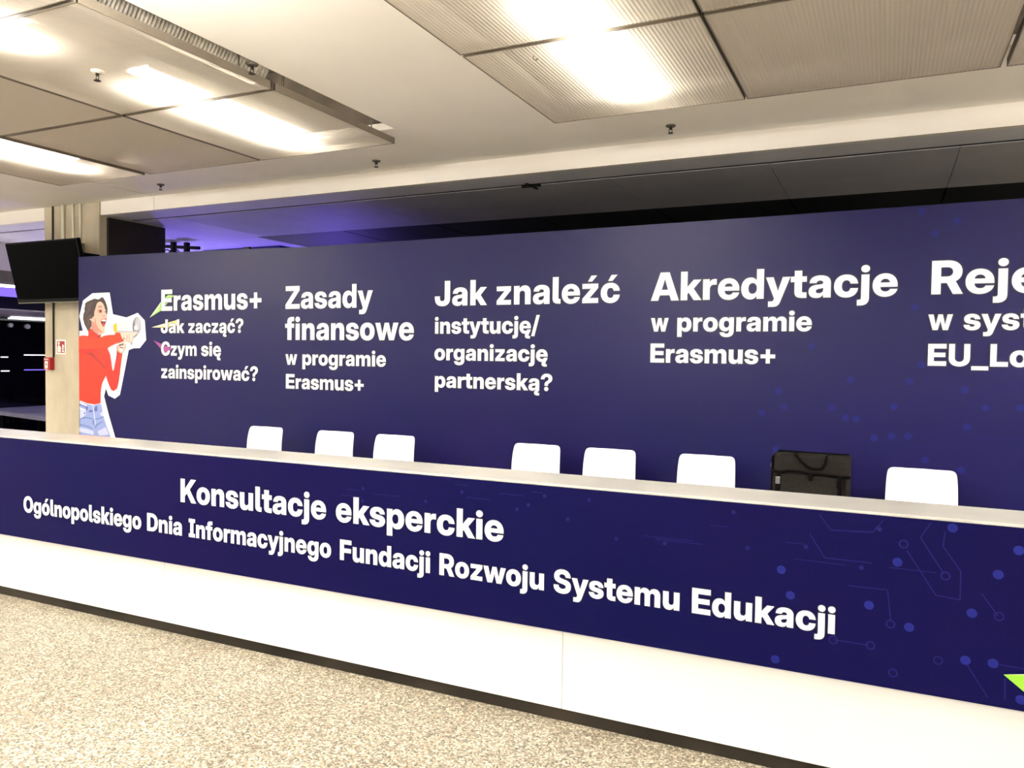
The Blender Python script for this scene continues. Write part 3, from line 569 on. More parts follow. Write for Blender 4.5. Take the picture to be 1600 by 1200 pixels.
 "w":[845, [[161, 0, 2, 516, 179, 516, 219, 354, 226, 326, 232, 297, 239, 267, 245, 236, 251, 206, 258, 176, 264, 146, 270, 116, 248, 116, 255, 146, 262, 176, 269, 206, 276, 236, 284, 267, 291, 297, 298, 326, 306, 354, 348, 516, 497, 516, 540, 354, 547, 326, 554, 297, 562, 267, 569, 236, 576, 206, 583, 176, 590, 146, 597, 116, 575, 116, 581, 146, 587, 176, 594, 206, 600, 236, 606, 267, 612, 296, 618, 326, 625, 354, 664, 516, 843, 516, 685, 0, 511, 0, 454, 193, 450, 207, 446, 221, 443, 236, 439, 250, 435, 265, 431, 280, 427, 295, 424, 310, 420, 325, 416, 339, 412, 354, 408, 369, 437, 369, 434, 354, 430, 339, 426, 325, 422, 310, 418, 295, 414, 280, 411, 265, 407, 250, 403, 236, 399, 221, 395, 207, 391, 193, 334, 0]]],
 "y":[571, [[63, -204, 63, -74, 134, -74, 143, -73, 150, -72, 157, -71, 162, -69, 167, -66, 172, -62, 175, -58, 179, -53, 182, -46, 185, -39, 189, -31, 192, -22, 200, 1, 2, 516, 178, 516, 254, 278, 262, 254, 269, 229, 276, 205, 283, 180, 290, 156, 297, 131, 303, 107, 310, 82, 262, 82, 269, 107, 275, 131, 282, 156, 288, 181, 295, 205, 302, 230, 310, 254, 318, 278, 395, 516, 569, 516, 346, -73, 337, -95, 328, -115, 317, -133, 306, -148, 294, -162, 281, -173, 266, -183, 251, -191, 234, -197, 216, -201, 197, -203, 176, -204, 162, -204, 148, -204, 134, -204, 119, -204, 105, -204, 91, -204, 77, -204]]],
 "z":[541, [[47, 0, 47, 110, 292, 384, 292, 385, 47, 385, 47, 516, 489, 516, 489, 399, 250, 131, 250, 130, 493, 130, 493, 0]]],
 "ó":[593, [[297, -12, 258, -10, 221, -3, 187, 7, 155, 22, 126, 40, 101, 62, 78, 87, 60, 115, 45, 147, 34, 181, 28, 218, 26, 258, 28, 297, 34, 334, 45, 368, 60, 400, 78, 428, 101, 454, 126, 475, 155, 494, 187, 508, 221, 519, 258, 525, 297, 527, 336, 525, 373, 519, 407, 508, 439, 494, 467, 475, 493, 454, 515, 428, 534, 400, 549, 368, 559, 334, 566, 297, 568, 258, 566, 218, 559, 181, 549, 147, 534, 115, 515, 87, 493, 62, 467, 40, 439, 22, 407, 7, 373, -3, 336, -10], [297, 122, 311, 123, 325, 126, 337, 131, 349, 138, 360, 147, 369, 157, 378, 170, 385, 184, 390, 200, 395, 218, 397, 237, 398, 258, 397, 279, 395, 298, 390, 316, 385, 332, 378, 346, 369, 358, 360, 369, 349, 378, 337, 385, 325, 390, 311, 393, 297, 394, 283, 393, 269, 390, 256, 385, 245, 378, 234, 369, 224, 358, 216, 346, 209, 332, 203, 316, 199, 298, 196, 279, 196, 258, 196, 237, 199, 217, 203, 200, 209, 184, 216, 170, 224, 157, 234, 147, 245, 138, 256, 131, 269, 126, 282, 123], [231, 578, 322, 734, 481, 734, 345, 578]]],
 "Ą":[738, [[2, 0, 252, 728, 484, 728, 735, 0, 539, 0, 440, 320, 429, 360, 417, 400, 405, 441, 393, 481, 381, 523, 370, 566, 357, 611, 345, 658, 393, 658, 380, 611, 368, 566, 356, 523, 343, 481, 332, 441, 320, 400, 307, 360, 295, 320, 193, 0], [174, 140, 174, 277, 564, 277, 564, 140], [648, -204, 614, -203, 584, -198, 559, -190, 537, -179, 519, -164, 506, -147, 499, -126, 496, -102, 498, -85, 501, -69, 506, -55, 513, -41, 523, -28, 533, -15, 544, -2, 557, 11, 735, 0, 718, -11, 703, -22, 691, -31, 683, -40, 676, -48, 672, -56, 669, -64, 668, -73, 669, -80, 670, -86, 674, -92, 678, -96, 683, -99, 690, -101, 698, -103, 707, -103, 711, -103, 714, -103, 718, -103, 721, -103, 725, -103, 728, -103, 732, -103, 735, -103, 735, -204, 726, -204, 716, -204, 704, -204, 692, -204, 679, -204, 667, -204, 657, -204]]],
 "ą":[567, [[205, -9, 180, -8, 156, -5, 134, 1, 113, 8, 94, 17, 78, 29, 63, 43, 51, 59, 41, 77, 34, 97, 29, 119, 28, 144, 29, 165, 32, 184, 37, 202, 44, 217, 52, 231, 62, 244, 74, 255, 87, 265, 101, 274, 117, 281, 133, 288, 151, 293, 169, 298, 188, 301, 208, 304, 228, 306, 250, 308, 270, 310, 287, 312, 302, 315, 315, 317, 326, 320, 335, 324, 342, 328, 347, 333, 351, 338, 353, 345, 354, 352, 354, 355, 353, 362, 352, 369, 349, 376, 345, 382, 340, 387, 335, 392, 328, 396, 320, 400, 312, 402, 303, 405, 293, 406, 282, 406, 271, 406, 260, 404, 251, 402, 242, 399, 234, 395, 226, 391, 220, 385, 215, 379, 210, 373, 207, 365, 204, 357, 203, 349, 47, 349, 50, 376, 57, 401, 67, 424, 79, 444, 95, 463, 114, 480, 136, 494, 161, 506, 188, 515, 219, 522, 252, 526, 288, 527, 315, 526, 341, 524, 365, 520, 387, 515, 408, 508, 427, 500, 445, 491, 461, 480, 475, 467, 487, 454, 497, 439, 505, 423, 512, 406, 517, 388, 520, 368, 521, 347, 521, 0, 356, 0, 356, 72, 354, 72, 346, 59, 338, 47, 328, 36, 318, 27, 307, 18, 295, 11, 283, 5, 269, 0, 255, -4, 239, -7, 222, -8], [256, 101, 269, 102, 282, 104, 295, 107, 306, 112, 317, 118, 327, 124, 335, 132, 342, 141, 348, 151, 352, 162, 355, 173, 355, 186, 355, 232, 352, 231, 348, 229, 344, 228, 340, 227, 335, 225, 330, 224, 324, 223, 319, 221, 313, 220, 307, 219, 300, 217, 293, 216, 286, 215, 279, 214, 272, 212, 264, 211, 253, 209, 243, 207, 233, 204, 224, 200, 216, 196, 209, 192, 202, 186, 197, 181, 193, 174, 190, 167, 188, 160, 187, 152, 188, 144, 189, 137, 192, 131, 196, 125, 201, 119, 206, 115, 213, 111, 220, 107, 228, 105, 237, 103, 246, 102], [439, -204, 405, -202, 376, -197, 351, -189, 329, -178, 312, -163, 300, -145, 293, -125, 291, -102, 292, -86, 295, -71, 300, -57, 308, -44, 317, -31, 329, -18, 341, -5, 356, 8, 521, 0, 503, -11, 488, -22, 477, -31, 468, -40, 462, -48, 457, -56, 454, -64, 453, -73, 454, -80, 456, -86, 459, -92, 463, -96, 469, -99, 476, -101, 483, -103, 493, -103, 496, -103, 500, -103, 503, -103, 507, -103, 510, -103, 514, -103, 517, -103, 521, -103, 521, -204, 512, -204, 502, -204, 491, -204, 480, -204, 469, -204, 458, -204, 448, -204]]],
 "ć":[569, [[292, -12, 254, -10, 217, -3, 184, 7, 152, 22, 124, 41, 99, 63, 77, 88, 59, 117, 44, 148, 34, 182, 28, 219, 26, 258, 28, 296, 34, 333, 44, 367, 59, 399, 77, 427, 99, 453, 124, 475, 152, 493, 184, 508, 217, 519, 254, 525, 292, 527, 318, 526, 344, 523, 368, 519, 391, 512, 413, 503, 433, 493, 452, 481, 470, 467, 485, 452, 499, 436, 512, 419, 522, 400, 531, 379, 538, 358, 542, 336, 545, 313, 383, 313, 381, 322, 380, 330, 377, 339, 374, 346, 370, 353, 366, 360, 361, 366, 356, 372, 350, 377, 343, 381, 337, 385, 329, 388, 321, 391, 313, 393, 304, 394, 295, 394, 280, 393, 266, 390, 253, 385, 242, 378, 231, 369, 222, 358, 214, 345, 207, 331, 202, 315, 199, 297, 196, 278, 196, 258, 196, 237, 199, 218, 202, 201, 207, 185, 214, 171, 222, 158, 231, 147, 242, 138, 254, 131, 266, 125, 280, 122, 295, 121, 304, 122, 313, 123, 321, 125, 329, 127, 336, 130, 343, 134, 349, 139, 355, 144, 361, 149, 365, 156, 369, 163, 373, 170, 376, 178, 379, 186, 381, 195, 382, 204, 545, 204, 543, 181, 539, 159, 533, 138, 524, 118, 514, 99, 502, 81, 488, 64, 472, 49, 454, 35, 435, 23, 415, 13, 393, 4, 369, -3, 345, -8, 319, -11], [226, 578, 318, 734, 477, 734, 341, 578]]],
 "ę":[572, [[291, -12, 253, -10, 217, -3, 183, 8, 152, 23, 124, 42, 99, 64, 77, 89, 59, 118, 44, 150, 34, 184, 28, 219, 26, 258, 28, 296, 34, 332, 44, 366, 59, 397, 77, 426, 99, 452, 124, 474, 151, 493, 182, 508, 215, 519, 250, 525, 287, 527, 315, 526, 342, 523, 368, 516, 393, 508, 416, 497, 437, 485, 457, 470, 475, 453, 492, 434, 506, 414, 519, 392, 529, 369, 538, 344, 543, 318, 547, 290, 548, 262, 548, 216, 80, 216, 80, 317, 470, 317, 393, 296, 392, 312, 390, 327, 386, 341, 380, 354, 374, 365, 365, 375, 356, 383, 345, 391, 333, 396, 320, 400, 306, 403, 291, 403, 276, 403, 262, 400, 249, 396, 237, 391, 226, 383, 216, 375, 208, 365, 201, 354, 196, 341, 192, 327, 190, 312, 189, 296, 189, 222, 190, 206, 192, 190, 196, 176, 202, 162, 209, 150, 218, 140, 227, 131, 239, 123, 252, 117, 266, 113, 281, 110, 297, 109, 309, 110, 320, 111, 331, 113, 341, 116, 351, 120, 359, 125, 367, 130, 374, 136, 380, 142, 386, 149, 390, 157, 393, 165, 545, 165, 538, 140, 529, 116, 516, 94, 500, 73, 481, 55, 459, 38, 436, 23, 410, 11, 382, 1, 353, -6, 323, -10], [435, -204, 401, -202, 371, -198, 345, -189, 324, -178, 307, -163, 295, -146, 287, -126, 285, -102, 285, -94, 286, -86, 287, -79, 289, -71, 292, -64, 294, -57, 298, -50, 301, -44, 305, -37, 310, -30, 314, -24, 319, -17, 325, -10, 330, -4, 336, 3, 342, 10, 545, 165, 541, 146, 536, 128, 530, 110, 522, 92, 514, 75, 506, 59, 497, 43, 488, 28, 480, 13, 472, -1, 464, -15, 458, -28, 452, -40, 448, -52, 446, -63, 445, -73, 445, -80, 447, -86, 450, -92, 455, -96, 460, -99, 467, -101, 476, -103, 486, -103, 489, -103, 493, -103, 496, -103, 500, -103, 503, -103, 507, -103, 510, -103, 514, -103, 514, -204, 505, -204, 495, -204, 485, -204, 475, -204, 464, -204, 454, -204, 444, -204]]],
 "ź":[541, [[47, 0, 47, 110, 292, 384, 292, 385, 47, 385, 47, 516, 489, 516, 489, 399, 250, 131, 250, 130, 493, 130, 493, 0], [204, 578, 295, 734, 454, 734, 318, 578]]],
}
LINES = [
 ["b", "Erasmus+", 1.9928, 0.3254, [["Erasmus+", -7.4575, 0.31625]]],
 ["b", "Jak zacząć?", 1.7416, 0.2089, [["Jak", -7.4559, 0.21821], ["zacząć?", -7.0292, 0.20974]]],
 ["b", "Czym się", 1.488, 0.2136, [["Czym", -7.4521, 0.20652], ["się", -6.8307, 0.22066]]],
 ["b", "zainspirować?", 1.23, 0.2122, [["zainspirować?", -7.4544, 0.20999]]],
 ["b", "Zasady", 1.9876, 0.3193, [["Zasady", -5.6408, 0.3147]]],
 ["b", "finansowe", 1.6672, 0.3239, [["finansowe", -5.6394, 0.31788]]],
 ["b", "w programie", 1.4104, 0.2095, [["w", -5.6306, 0.18109], ["programie", -5.4176, 0.21226]]],
 ["b", "Erasmus+", 1.164, 0.2056, [["Erasmus+", -5.6338, 0.20949]]],
 ["b", "Jak znaleźć", 1.9879, 0.3155, [["Jak", -3.8427, 0.32407], ["znaleźć", -3.2022, 0.31911]]],
 ["b", "instytucję/", 1.729, 0.2125, [["instytucję/", -3.8397, 0.20963]]],
 ["b", "organizację", 1.4814, 0.2059, [["organizację", -3.8389, 0.20973]]],
 ["b", "partnerską?", 1.2256, 0.2034, [["partnerską?", -3.8357, 0.20894]]],
 ["b", "Akredytacje", 1.9954, 0.3146, [["Akredytacje", -1.7666, 0.31494]]],
 ["b", "w programie", 1.7432, 0.2126, [["w", -1.7614, 0.17337], ["programie", -1.5521, 0.21177]]],
 ["b", "Erasmus+", 1.489, 0.2125, [["Erasmus+", -1.7704, 0.20959]]],
 ["b", "Reje", 2.0018, 0.3252, [["Reje", 0.2588, 0.33035]]],
 ["b", "w syst", 1.7484, 0.2129, [["w", 0.2611, 0.18098], ["syst", 0.4767, 0.2068]]],
 ["b", "EU_Lo", 1.4944, 0.2129, [["EU_Lo", 0.256, 0.21154]]],
 ["f", "Konsultacje eksperckie", 0.7361, 0.1675, [["Konsultacje", -3.3315, 0.16936], ["eksperckie", -2.3168, 0.16891]]],
 ["f", "Ogólnopolskiego Dnia Informacyjnego Fundacji Rozwoju Systemu Edukacji", 0.5552, 0.1308, [["Ogólnopolskiego", -4.6251, 0.12484], ["Dnia", -3.5794, 0.12638], ["Informacyjnego", -3.2678, 0.12165], ["Fundacji", -2.2938, 0.12359], ["Rozwoju", -1.7534, 0.12443], ["Systemu", -1.2099, 0.12414], ["Edukacji", -0.6463, 0.12613]]],
]
FIG = {
 "figure_outline":[
  ["white", [-8.845, 1.77, -8.784, 1.772, -8.845, 1.949, -8.776, 2.136, -8.608, 2.22, -8.305, 2.222, -8.249, 1.965, -8.018, 1.924, -7.831, 1.976, -7.715, 1.887, -7.692, 1.662, -7.798, 1.568, -7.904, 1.565, -7.982, 1.544, -8.134, 1.016, -8.222, 0.968, -8.333, 1.002, -8.377, 1.085, -8.409, 0.991, -8.323, 0.759, -8.221, 0.518, -8.159, 0.35, -8.845, 0.302]],
 ],
 "hair":[
  ["hair", [-8.751, 2.09, -8.708, 2.118, -8.622, 2.142, -8.57, 2.156, -8.537, 2.149, -8.494, 2.145, -8.439, 2.171, -8.41, 2.158, -8.377, 2.117, -8.352, 2.066, -8.34, 2.02, -8.348, 1.969, -8.361, 1.958, -8.428, 1.993, -8.564, 1.915, -8.615, 1.835, -8.667, 1.789, -8.68, 1.754, -8.71, 1.795, -8.753, 1.847, -8.779, 1.917, -8.77, 1.974, -8.748, 2.009, -8.754, 2.038, -8.734, 2.086]],
  ["hair_light", [-8.691, 2.094, -8.614, 2.116, -8.579, 2.11, -8.622, 2.076, -8.648, 2.019, -8.692, 1.974, -8.722, 1.962, -8.704, 2.031]],
  ["hair_light", [-8.709, 1.928, -8.666, 1.962, -8.606, 1.961, -8.623, 1.927, -8.658, 1.916, -8.65, 1.869, -8.684, 1.835]],
 ],
 "face":[
  ["skin_mid", [-8.624, 1.881, -8.581, 1.88, -8.556, 1.823, -8.497, 1.754, -8.455, 1.728, -8.497, 1.725, -8.565, 1.763, -8.624, 1.794]],
  ["skin", [-8.528, 2.092, -8.494, 2.115, -8.456, 2.116, -8.419, 2.095, -8.39, 2.055, -8.37, 2.021, -8.361, 1.969, -8.348, 1.924, -8.357, 1.896, -8.378, 1.867, -8.387, 1.822, -8.389, 1.745, -8.425, 1.734, -8.471, 1.745, -8.53, 1.783, -8.56, 1.829, -8.581, 1.88, -8.607, 1.878, -8.654, 1.907, -8.649, 1.915, -8.615, 1.915, -8.598, 1.938, -8.576, 1.943, -8.572, 1.995, -8.55, 2.04]],
  ["skin_mid", [-8.56, 1.829, -8.53, 1.783, -8.471, 1.745, -8.425, 1.734, -8.446, 1.765, -8.505, 1.805, -8.538, 1.857, -8.551, 1.914, -8.568, 1.915]],
  ["skin_mid", [-8.516, 2.011, -8.486, 2.028, -8.44, 2.027, -8.428, 1.993, -8.453, 1.979, -8.495, 1.982]],
  ["lip", [-8.462, 1.885, -8.441, 1.905, -8.394, 1.919, -8.353, 1.914, -8.354, 1.893, -8.361, 1.879, -8.38, 1.845, -8.402, 1.817, -8.42, 1.822, -8.45, 1.854]],
  ["mouth", [-8.455, 1.878, -8.428, 1.885, -8.365, 1.881, -8.382, 1.85, -8.404, 1.825, -8.416, 1.828, -8.445, 1.856]],
  ["white", [-8.441, 1.895, -8.403, 1.906, -8.368, 1.898, -8.365, 1.883, -8.395, 1.881, -8.433, 1.884]],
  ["tongue", [-8.433, 1.858, -8.392, 1.863, -8.402, 1.838, -8.415, 1.832]],
  ["hair", [-8.482, 2.008, -8.465, 2.019, -8.44, 2.01, -8.445, 1.986, -8.466, 1.987]],
  ["hair", [-8.384, 2.005, -8.364, 1.999, -8.367, 1.98, -8.379, 1.99]],
  ["hair", [-8.502, 2.051, -8.469, 2.066, -8.434, 2.058, -8.431, 2.049, -8.469, 2.056, -8.495, 2.044]],
  ["hair", [-8.395, 2.052, -8.375, 2.038, -8.369, 2.021, -8.385, 2.035]],
  ["skin_mid", [-8.428, 1.959, -8.403, 1.944, -8.371, 1.955, -8.378, 1.94, -8.403, 1.935, -8.424, 1.945]],
 ],
 "jeans":[
  ["denim", [-8.845, 0.921, -8.762, 0.895, -8.609, 0.878, -8.464, 0.901, -8.446, 0.856, -8.417, 0.745, -8.369, 0.645, -8.302, 0.521, -8.236, 0.388, -8.845, 0.346]],
  ["denim_light", [-8.845, 0.827, -8.747, 0.808, -8.732, 0.762, -8.802, 0.717, -8.845, 0.702]],
  ["white", [-8.845, 0.913, -8.801, 0.894, -8.716, 0.871, -8.72, 0.86, -8.809, 0.88, -8.845, 0.895]],
  ["white", [-8.845, 0.845, -8.817, 0.834, -8.732, 0.816, -8.736, 0.804, -8.825, 0.82, -8.845, 0.83]],
  ["denim_dark", [-8.845, 0.884, -8.824, 0.877, -8.724, 0.853, -8.728, 0.842, -8.832, 0.867, -8.845, 0.876]],
  ["denim_dark", [-8.728, 0.855, -8.697, 0.861, -8.705, 0.804, -8.732, 0.816]],
  ["denim_dark", [-8.663, 0.819, -8.613, 0.816, -8.609, 0.795, -8.682, 0.789]],
  ["denim_dark", [-8.582, 0.845, -8.533, 0.878, -8.522, 0.812, -8.575, 0.802]],
  ["denim_light", [-8.609, 0.878, -8.59, 0.878, -8.579, 0.799, -8.551, 0.652, -8.572, 0.645, -8.598, 0.798]],
  ["denim_mid", [-8.845, 0.639, -8.687, 0.624, -8.611, 0.594, -8.611, 0.579, -8.703, 0.608, -8.845, 0.623]],
  ["denim_mid", [-8.576, 0.604, -8.542, 0.652, -8.421, 0.696, -8.421, 0.686, -8.53, 0.634, -8.557, 0.597]],
  ["denim_mid", [-8.845, 0.704, -8.748, 0.73, -8.61, 0.721, -8.61, 0.705, -8.733, 0.713, -8.845, 0.694]],
  ["denim_mid", [-8.568, 0.717, -8.488, 0.731, -8.417, 0.75, -8.417, 0.737, -8.488, 0.716, -8.564, 0.702]],
  ["denim_mid", [-8.61, 0.705, -8.579, 0.702, -8.572, 0.645, -8.61, 0.643]],
  ["denim_light", [-8.488, 0.8, -8.428, 0.821, -8.417, 0.755, -8.458, 0.753]],
  ["denim_dark", [-8.484, 0.798, -8.45, 0.815, -8.446, 0.809, -8.473, 0.791]],
  ["denim_dark", [-8.771, 0.781, -8.74, 0.782, -8.744, 0.765, -8.763, 0.767]],
  ["denim_light", [-8.845, 0.597, -8.718, 0.586, -8.596, 0.567, -8.588, 0.521, -8.845, 0.545]],
  ["denim_light", [-8.52, 0.566, -8.369, 0.625, -8.324, 0.535, -8.49, 0.516]],
 ],
 "sweater":[
  ["orange", [-8.845, 1.697, -8.806, 1.714, -8.737, 1.714, -8.674, 1.708, -8.662, 1.747, -8.639, 1.777, -8.608, 1.77, -8.531, 1.731, -8.458, 1.689, -8.341, 1.56, -8.297, 1.496, -8.27, 1.383, -8.365, 1.245, -8.371, 1.237, -8.41, 1.19, -8.444, 1.136, -8.458, 1.075, -8.465, 1.013, -8.468, 0.906, -8.57, 0.888, -8.708, 0.897, -8.845, 0.929]],
  ["orange_deep", [-8.341, 1.553, -8.302, 1.504, -8.275, 1.391, -8.254, 1.3, -8.231, 1.301, -8.209, 1.384, -8.187, 1.46, -8.173, 1.543, -8.131, 1.517, -8.086, 1.502, -8.105, 1.408, -8.127, 1.295, -8.15, 1.174, -8.177, 1.098, -8.233, 1.058, -8.277, 1.072, -8.321, 1.139, -8.367, 1.237, -8.376, 1.321]],
  ["orange_dark", [-8.796, 1.507, -8.635, 1.528, -8.566, 1.494, -8.499, 1.426, -8.381, 1.347, -8.385, 1.313, -8.477, 1.38, -8.59, 1.451, -8.658, 1.481, -8.785, 1.496]],
  ["orange_deep", [-8.683, 1.215, -8.58, 1.14, -8.467, 1.082, -8.473, 1.067, -8.592, 1.121]],
  ["orange_deep", [-8.788, 1.057, -8.639, 0.977, -8.468, 0.944, -8.474, 0.93, -8.65, 0.96]],
  ["orange_deep", [-8.845, 1.522, -8.738, 1.54, -8.408, 1.545, -8.566, 1.528, -8.773, 1.492]],
  ["orange_light", [-8.845, 1.697, -8.806, 1.714, -8.737, 1.714, -8.668, 1.708, -8.463, 1.687, -8.396, 1.71, -8.318, 1.72, -8.218, 1.722, -8.185, 1.751, -8.119, 1.746, -8.103, 1.716, -8.082, 1.674, -8.047, 1.65, -8.12, 1.633, -8.186, 1.622, -8.274, 1.595, -8.341, 1.564, -8.408, 1.547, -8.566, 1.544, -8.738, 1.542, -8.845, 1.522]],
  ["orange_dark", [-8.082, 1.674, -8.047, 1.65, -8.12, 1.633, -8.131, 1.64, -8.098, 1.652]],
  ["orange_deep", [-8.845, 1.553, -8.68, 1.554, -8.408, 1.56, -8.341, 1.568, -8.408, 1.546, -8.566, 1.542, -8.845, 1.52]],
  ["orange_dark", [-8.672, 1.731, -8.663, 1.789, -8.641, 1.802, -8.612, 1.784, -8.548, 1.748, -8.488, 1.717, -8.448, 1.728, -8.463, 1.702, -8.48, 1.684, -8.677, 1.684]],
  ["orange", [-8.659, 1.737, -8.65, 1.783, -8.612, 1.777, -8.548, 1.74, -8.505, 1.717, -8.514, 1.691, -8.659, 1.691]],
  ["orange_dark", [-8.175, 1.539, -8.131, 1.517, -8.132, 1.483, -8.159, 1.43, -8.187, 1.369, -8.181, 1.445]],
 ],
 "megaphone":[
  ["grey_light", [-7.771, 1.828, -7.774, 1.795, -7.784, 1.765, -7.8, 1.743, -7.819, 1.732, -7.839, 1.732, -7.858, 1.743, -7.873, 1.766, -7.883, 1.795, -7.887, 1.829, -7.883, 1.863, -7.873, 1.892, -7.857, 1.914, -7.838, 1.926, -7.818, 1.926, -7.799, 1.914, -7.784, 1.892, -7.774, 1.862]],
  ["yellow", [-8.243, 1.831, -8.225, 1.849, -8.206, 1.857, -8.17, 1.858, -8.167, 1.743, -8.2, 1.74, -8.222, 1.756, -8.238, 1.786]],
  ["yellow_dark", [-8.234, 1.826, -8.225, 1.836, -8.218, 1.766, -8.2, 1.742, -8.222, 1.756, -8.238, 1.786]],
  ["mega_white", [-8.181, 1.853, -8.119, 1.885, -8.046, 1.875, -7.989, 1.865, -7.917, 1.876, -7.881, 1.893, -7.896, 1.745, -8.112, 1.746, -8.174, 1.75]],
  ["grey_light", [-8.163, 1.773, -7.918, 1.765, -7.903, 1.745, -8.112, 1.746, -8.17, 1.751]],
  ["grey", [-7.784, 1.833, -7.788, 1.802, -7.799, 1.774, -7.816, 1.753, -7.837, 1.742, -7.859, 1.742, -7.88, 1.754, -7.897, 1.774, -7.908, 1.802, -7.912, 1.834, -7.908, 1.866, -7.896, 1.894, -7.879, 1.914, -7.858, 1.925, -7.836, 1.925, -7.815, 1.914, -7.799, 1.893, -7.788, 1.865]],
  ["grey_light", [-7.788, 1.843, -7.79, 1.818, -7.797, 1.796, -7.808, 1.779, -7.822, 1.771, -7.836, 1.771, -7.849, 1.78, -7.86, 1.796, -7.867, 1.818, -7.87, 1.844, -7.867, 1.869, -7.86, 1.891, -7.849, 1.908, -7.835, 1.916, -7.821, 1.916, -7.808, 1.907, -7.797, 1.891, -7.79, 1.868]],
  ["grey_dark", [-7.906, 1.844, -7.885, 1.888, -7.875, 1.834, -7.892, 1.794, -7.889, 1.75, -7.902, 1.75, -7.912, 1.804]],
  ["mega_white", [-7.827, 1.804, -7.829, 1.794, -7.834, 1.784, -7.842, 1.778, -7.852, 1.774, -7.862, 1.774, -7.872, 1.778, -7.88, 1.785, -7.885, 1.794, -7.887, 1.804, -7.885, 1.815, -7.88, 1.824, -7.872, 1.831, -7.862, 1.834, -7.852, 1.834, -7.842, 1.831, -7.834, 1.824, -7.829, 1.814]],
 ],
 "hands":[
  ["skin_light", [-8.112, 1.746, -7.989, 1.75, -7.91, 1.745, -7.861, 1.755, -7.825, 1.757, -7.82, 1.745, -7.868, 1.715, -7.904, 1.69, -7.915, 1.631, -7.961, 1.63, -8.04, 1.638, -8.055, 1.661, -8.087, 1.696]],
  ["skin_mid", [-7.997, 1.72, -7.987, 1.72, -7.996, 1.646, -8.008, 1.646]],
  ["skin_mid", [-7.962, 1.725, -7.954, 1.725, -7.952, 1.635, -7.964, 1.635]],
  ["grey", [-7.904, 1.69, -7.822, 1.742, -7.82, 1.72, -7.872, 1.696]],
  ["hair", [-8.062, 1.686, -8.033, 1.683, -8.029, 1.673, -8.058, 1.673]],
  ["grey_dark", [-7.961, 1.635, -7.915, 1.632, -7.918, 1.606, -7.938, 1.61, -7.925, 1.625]],
  ["skin_light", [-8.175, 1.585, -8.134, 1.62, -8.047, 1.643, -8.026, 1.606, -8.03, 1.571, -8.062, 1.526, -8.106, 1.506, -8.15, 1.52, -8.171, 1.555]],
  ["skin_mid", [-8.175, 1.585, -8.149, 1.595, -8.146, 1.545, -8.106, 1.506, -8.15, 1.52, -8.171, 1.555]],
  ["hair", [-8.146, 1.601, -8.062, 1.621, -8.044, 1.612, -8.055, 1.605, -8.127, 1.59]],
  ["hair", [-8.127, 1.582, -8.062, 1.573, -8.048, 1.558, -8.077, 1.565, -8.117, 1.57]],
  ["mega_white", [-8.113, 1.558, -8.077, 1.565, -8.061, 1.546, -8.106, 1.528]],
 ],
 "flash_shards":[
  ["lime", [-7.636, 1.917, -7.442, 2.107, -7.341, 2.169, -7.25, 2.164, -7.432, 2.005]],
  ["lime_light", [-7.636, 1.917, -7.463, 2.078, -7.442, 2.107, -7.504, 1.992]],
  ["lemon", [-7.603, 1.807, -7.18, 1.89, -7.21, 1.823, -7.341, 1.802]],
  ["lemon_light", [-7.603, 1.807, -7.362, 1.856, -7.402, 1.816]],
  ["magenta", [-7.577, 1.662, -7.271, 1.56, -7.332, 1.534, -7.312, 1.491, -7.444, 1.555]],
 ],
 "figure_gap":[
 ],
}
CIRC_F = {"dots":[0.051, 0.834, 0.211, 0.968, 0.398, 0.915, 0.344, 0.83, 0.274, 0.693, -0.033, 0.674, 0.092, 0.617, 0.338, 0.538, 0.26, 0.534, -0.29, 0.672, -0.323, 0.76, -0.336, 0.431, 0.418, 0.434], "rings":[0.035, 0.619, 0.195, 0.806, 0.35, 0.694, 0.181, 0.52, 0.047, 0.452, -0.025, 0.535, 0.068, 0.898, -0.144, 0.534], "lines":[[-0.201, 0.974, -0.161, 0.921, -0.028, 0.928, 0.004, 0.972], [-0.231, 0.902, -0.179, 0.821, -0.026, 0.821], [0.078, 0.878, 0.168, 0.738, 0.239, 0.732, 0.239, 0.826, 0.185, 0.904, 0.19, 0.955], [0.148, 0.979, 0.118, 0.926, 0.19, 0.812], [-0.144, 0.535, -0.028, 0.535], [0.263, 0.524, 0.326, 0.423], [0.299, 0.763, 0.348, 0.694], [0.374, 0.425, 0.372, 0.495], [0.356, 0.537, 0.423, 0.536], [-0.098, 0.733, 0.023, 0.735, 0.036, 0.63]]}
CIRC_B = {"dots":[-0.238, 1.38, 0.154, 1.377, 0.23, 1.498, 0.502, 1.327, 0.63, 1.205, 0.833, 1.213, 0.057, 1.19, -0.361, 1.171, -0.703, 1.161, -0.747, 1.28, -0.194, 1.091, -0.265, 1.096, 0.522, 1.067, 0.047, 0.975, 0.154, 0.981, -0.069, 0.957, 0.267, 0.817, 0.494, 0.759, -0.757, 0.829, -0.515, 1.63, -0.865, 1.108, -7.726, 0.97, -8.047, 0.869, -7.939, 0.895, -7.547, 1.364, 0.198, 2.596, 0.419, 2.513, 0.283, 2.432, 0.175, 1.912], "rings":[-0.045, 1.34, 0.171, 1.194, 0.429, 1.098, 0.636, 0.989, 0.834, 1.364], "lines":[[0.295, 1.435, 0.284, 1.363, 0.288, 1.199], [0.431, 1.452, 0.378, 1.366, 0.371, 1.181, 0.525, 1.173, 0.652, 1.37, 0.851, 1.376], [0.639, 0.994, 0.862, 0.995], [0.154, 0.984, 0.282, 0.976, 0.359, 0.938, 0.437, 0.8], [0.211, 0.785, 0.208, 0.9, 0.309, 0.921, 0.407, 0.777], [0.264, 1.634, 0.843, 1.654]]}

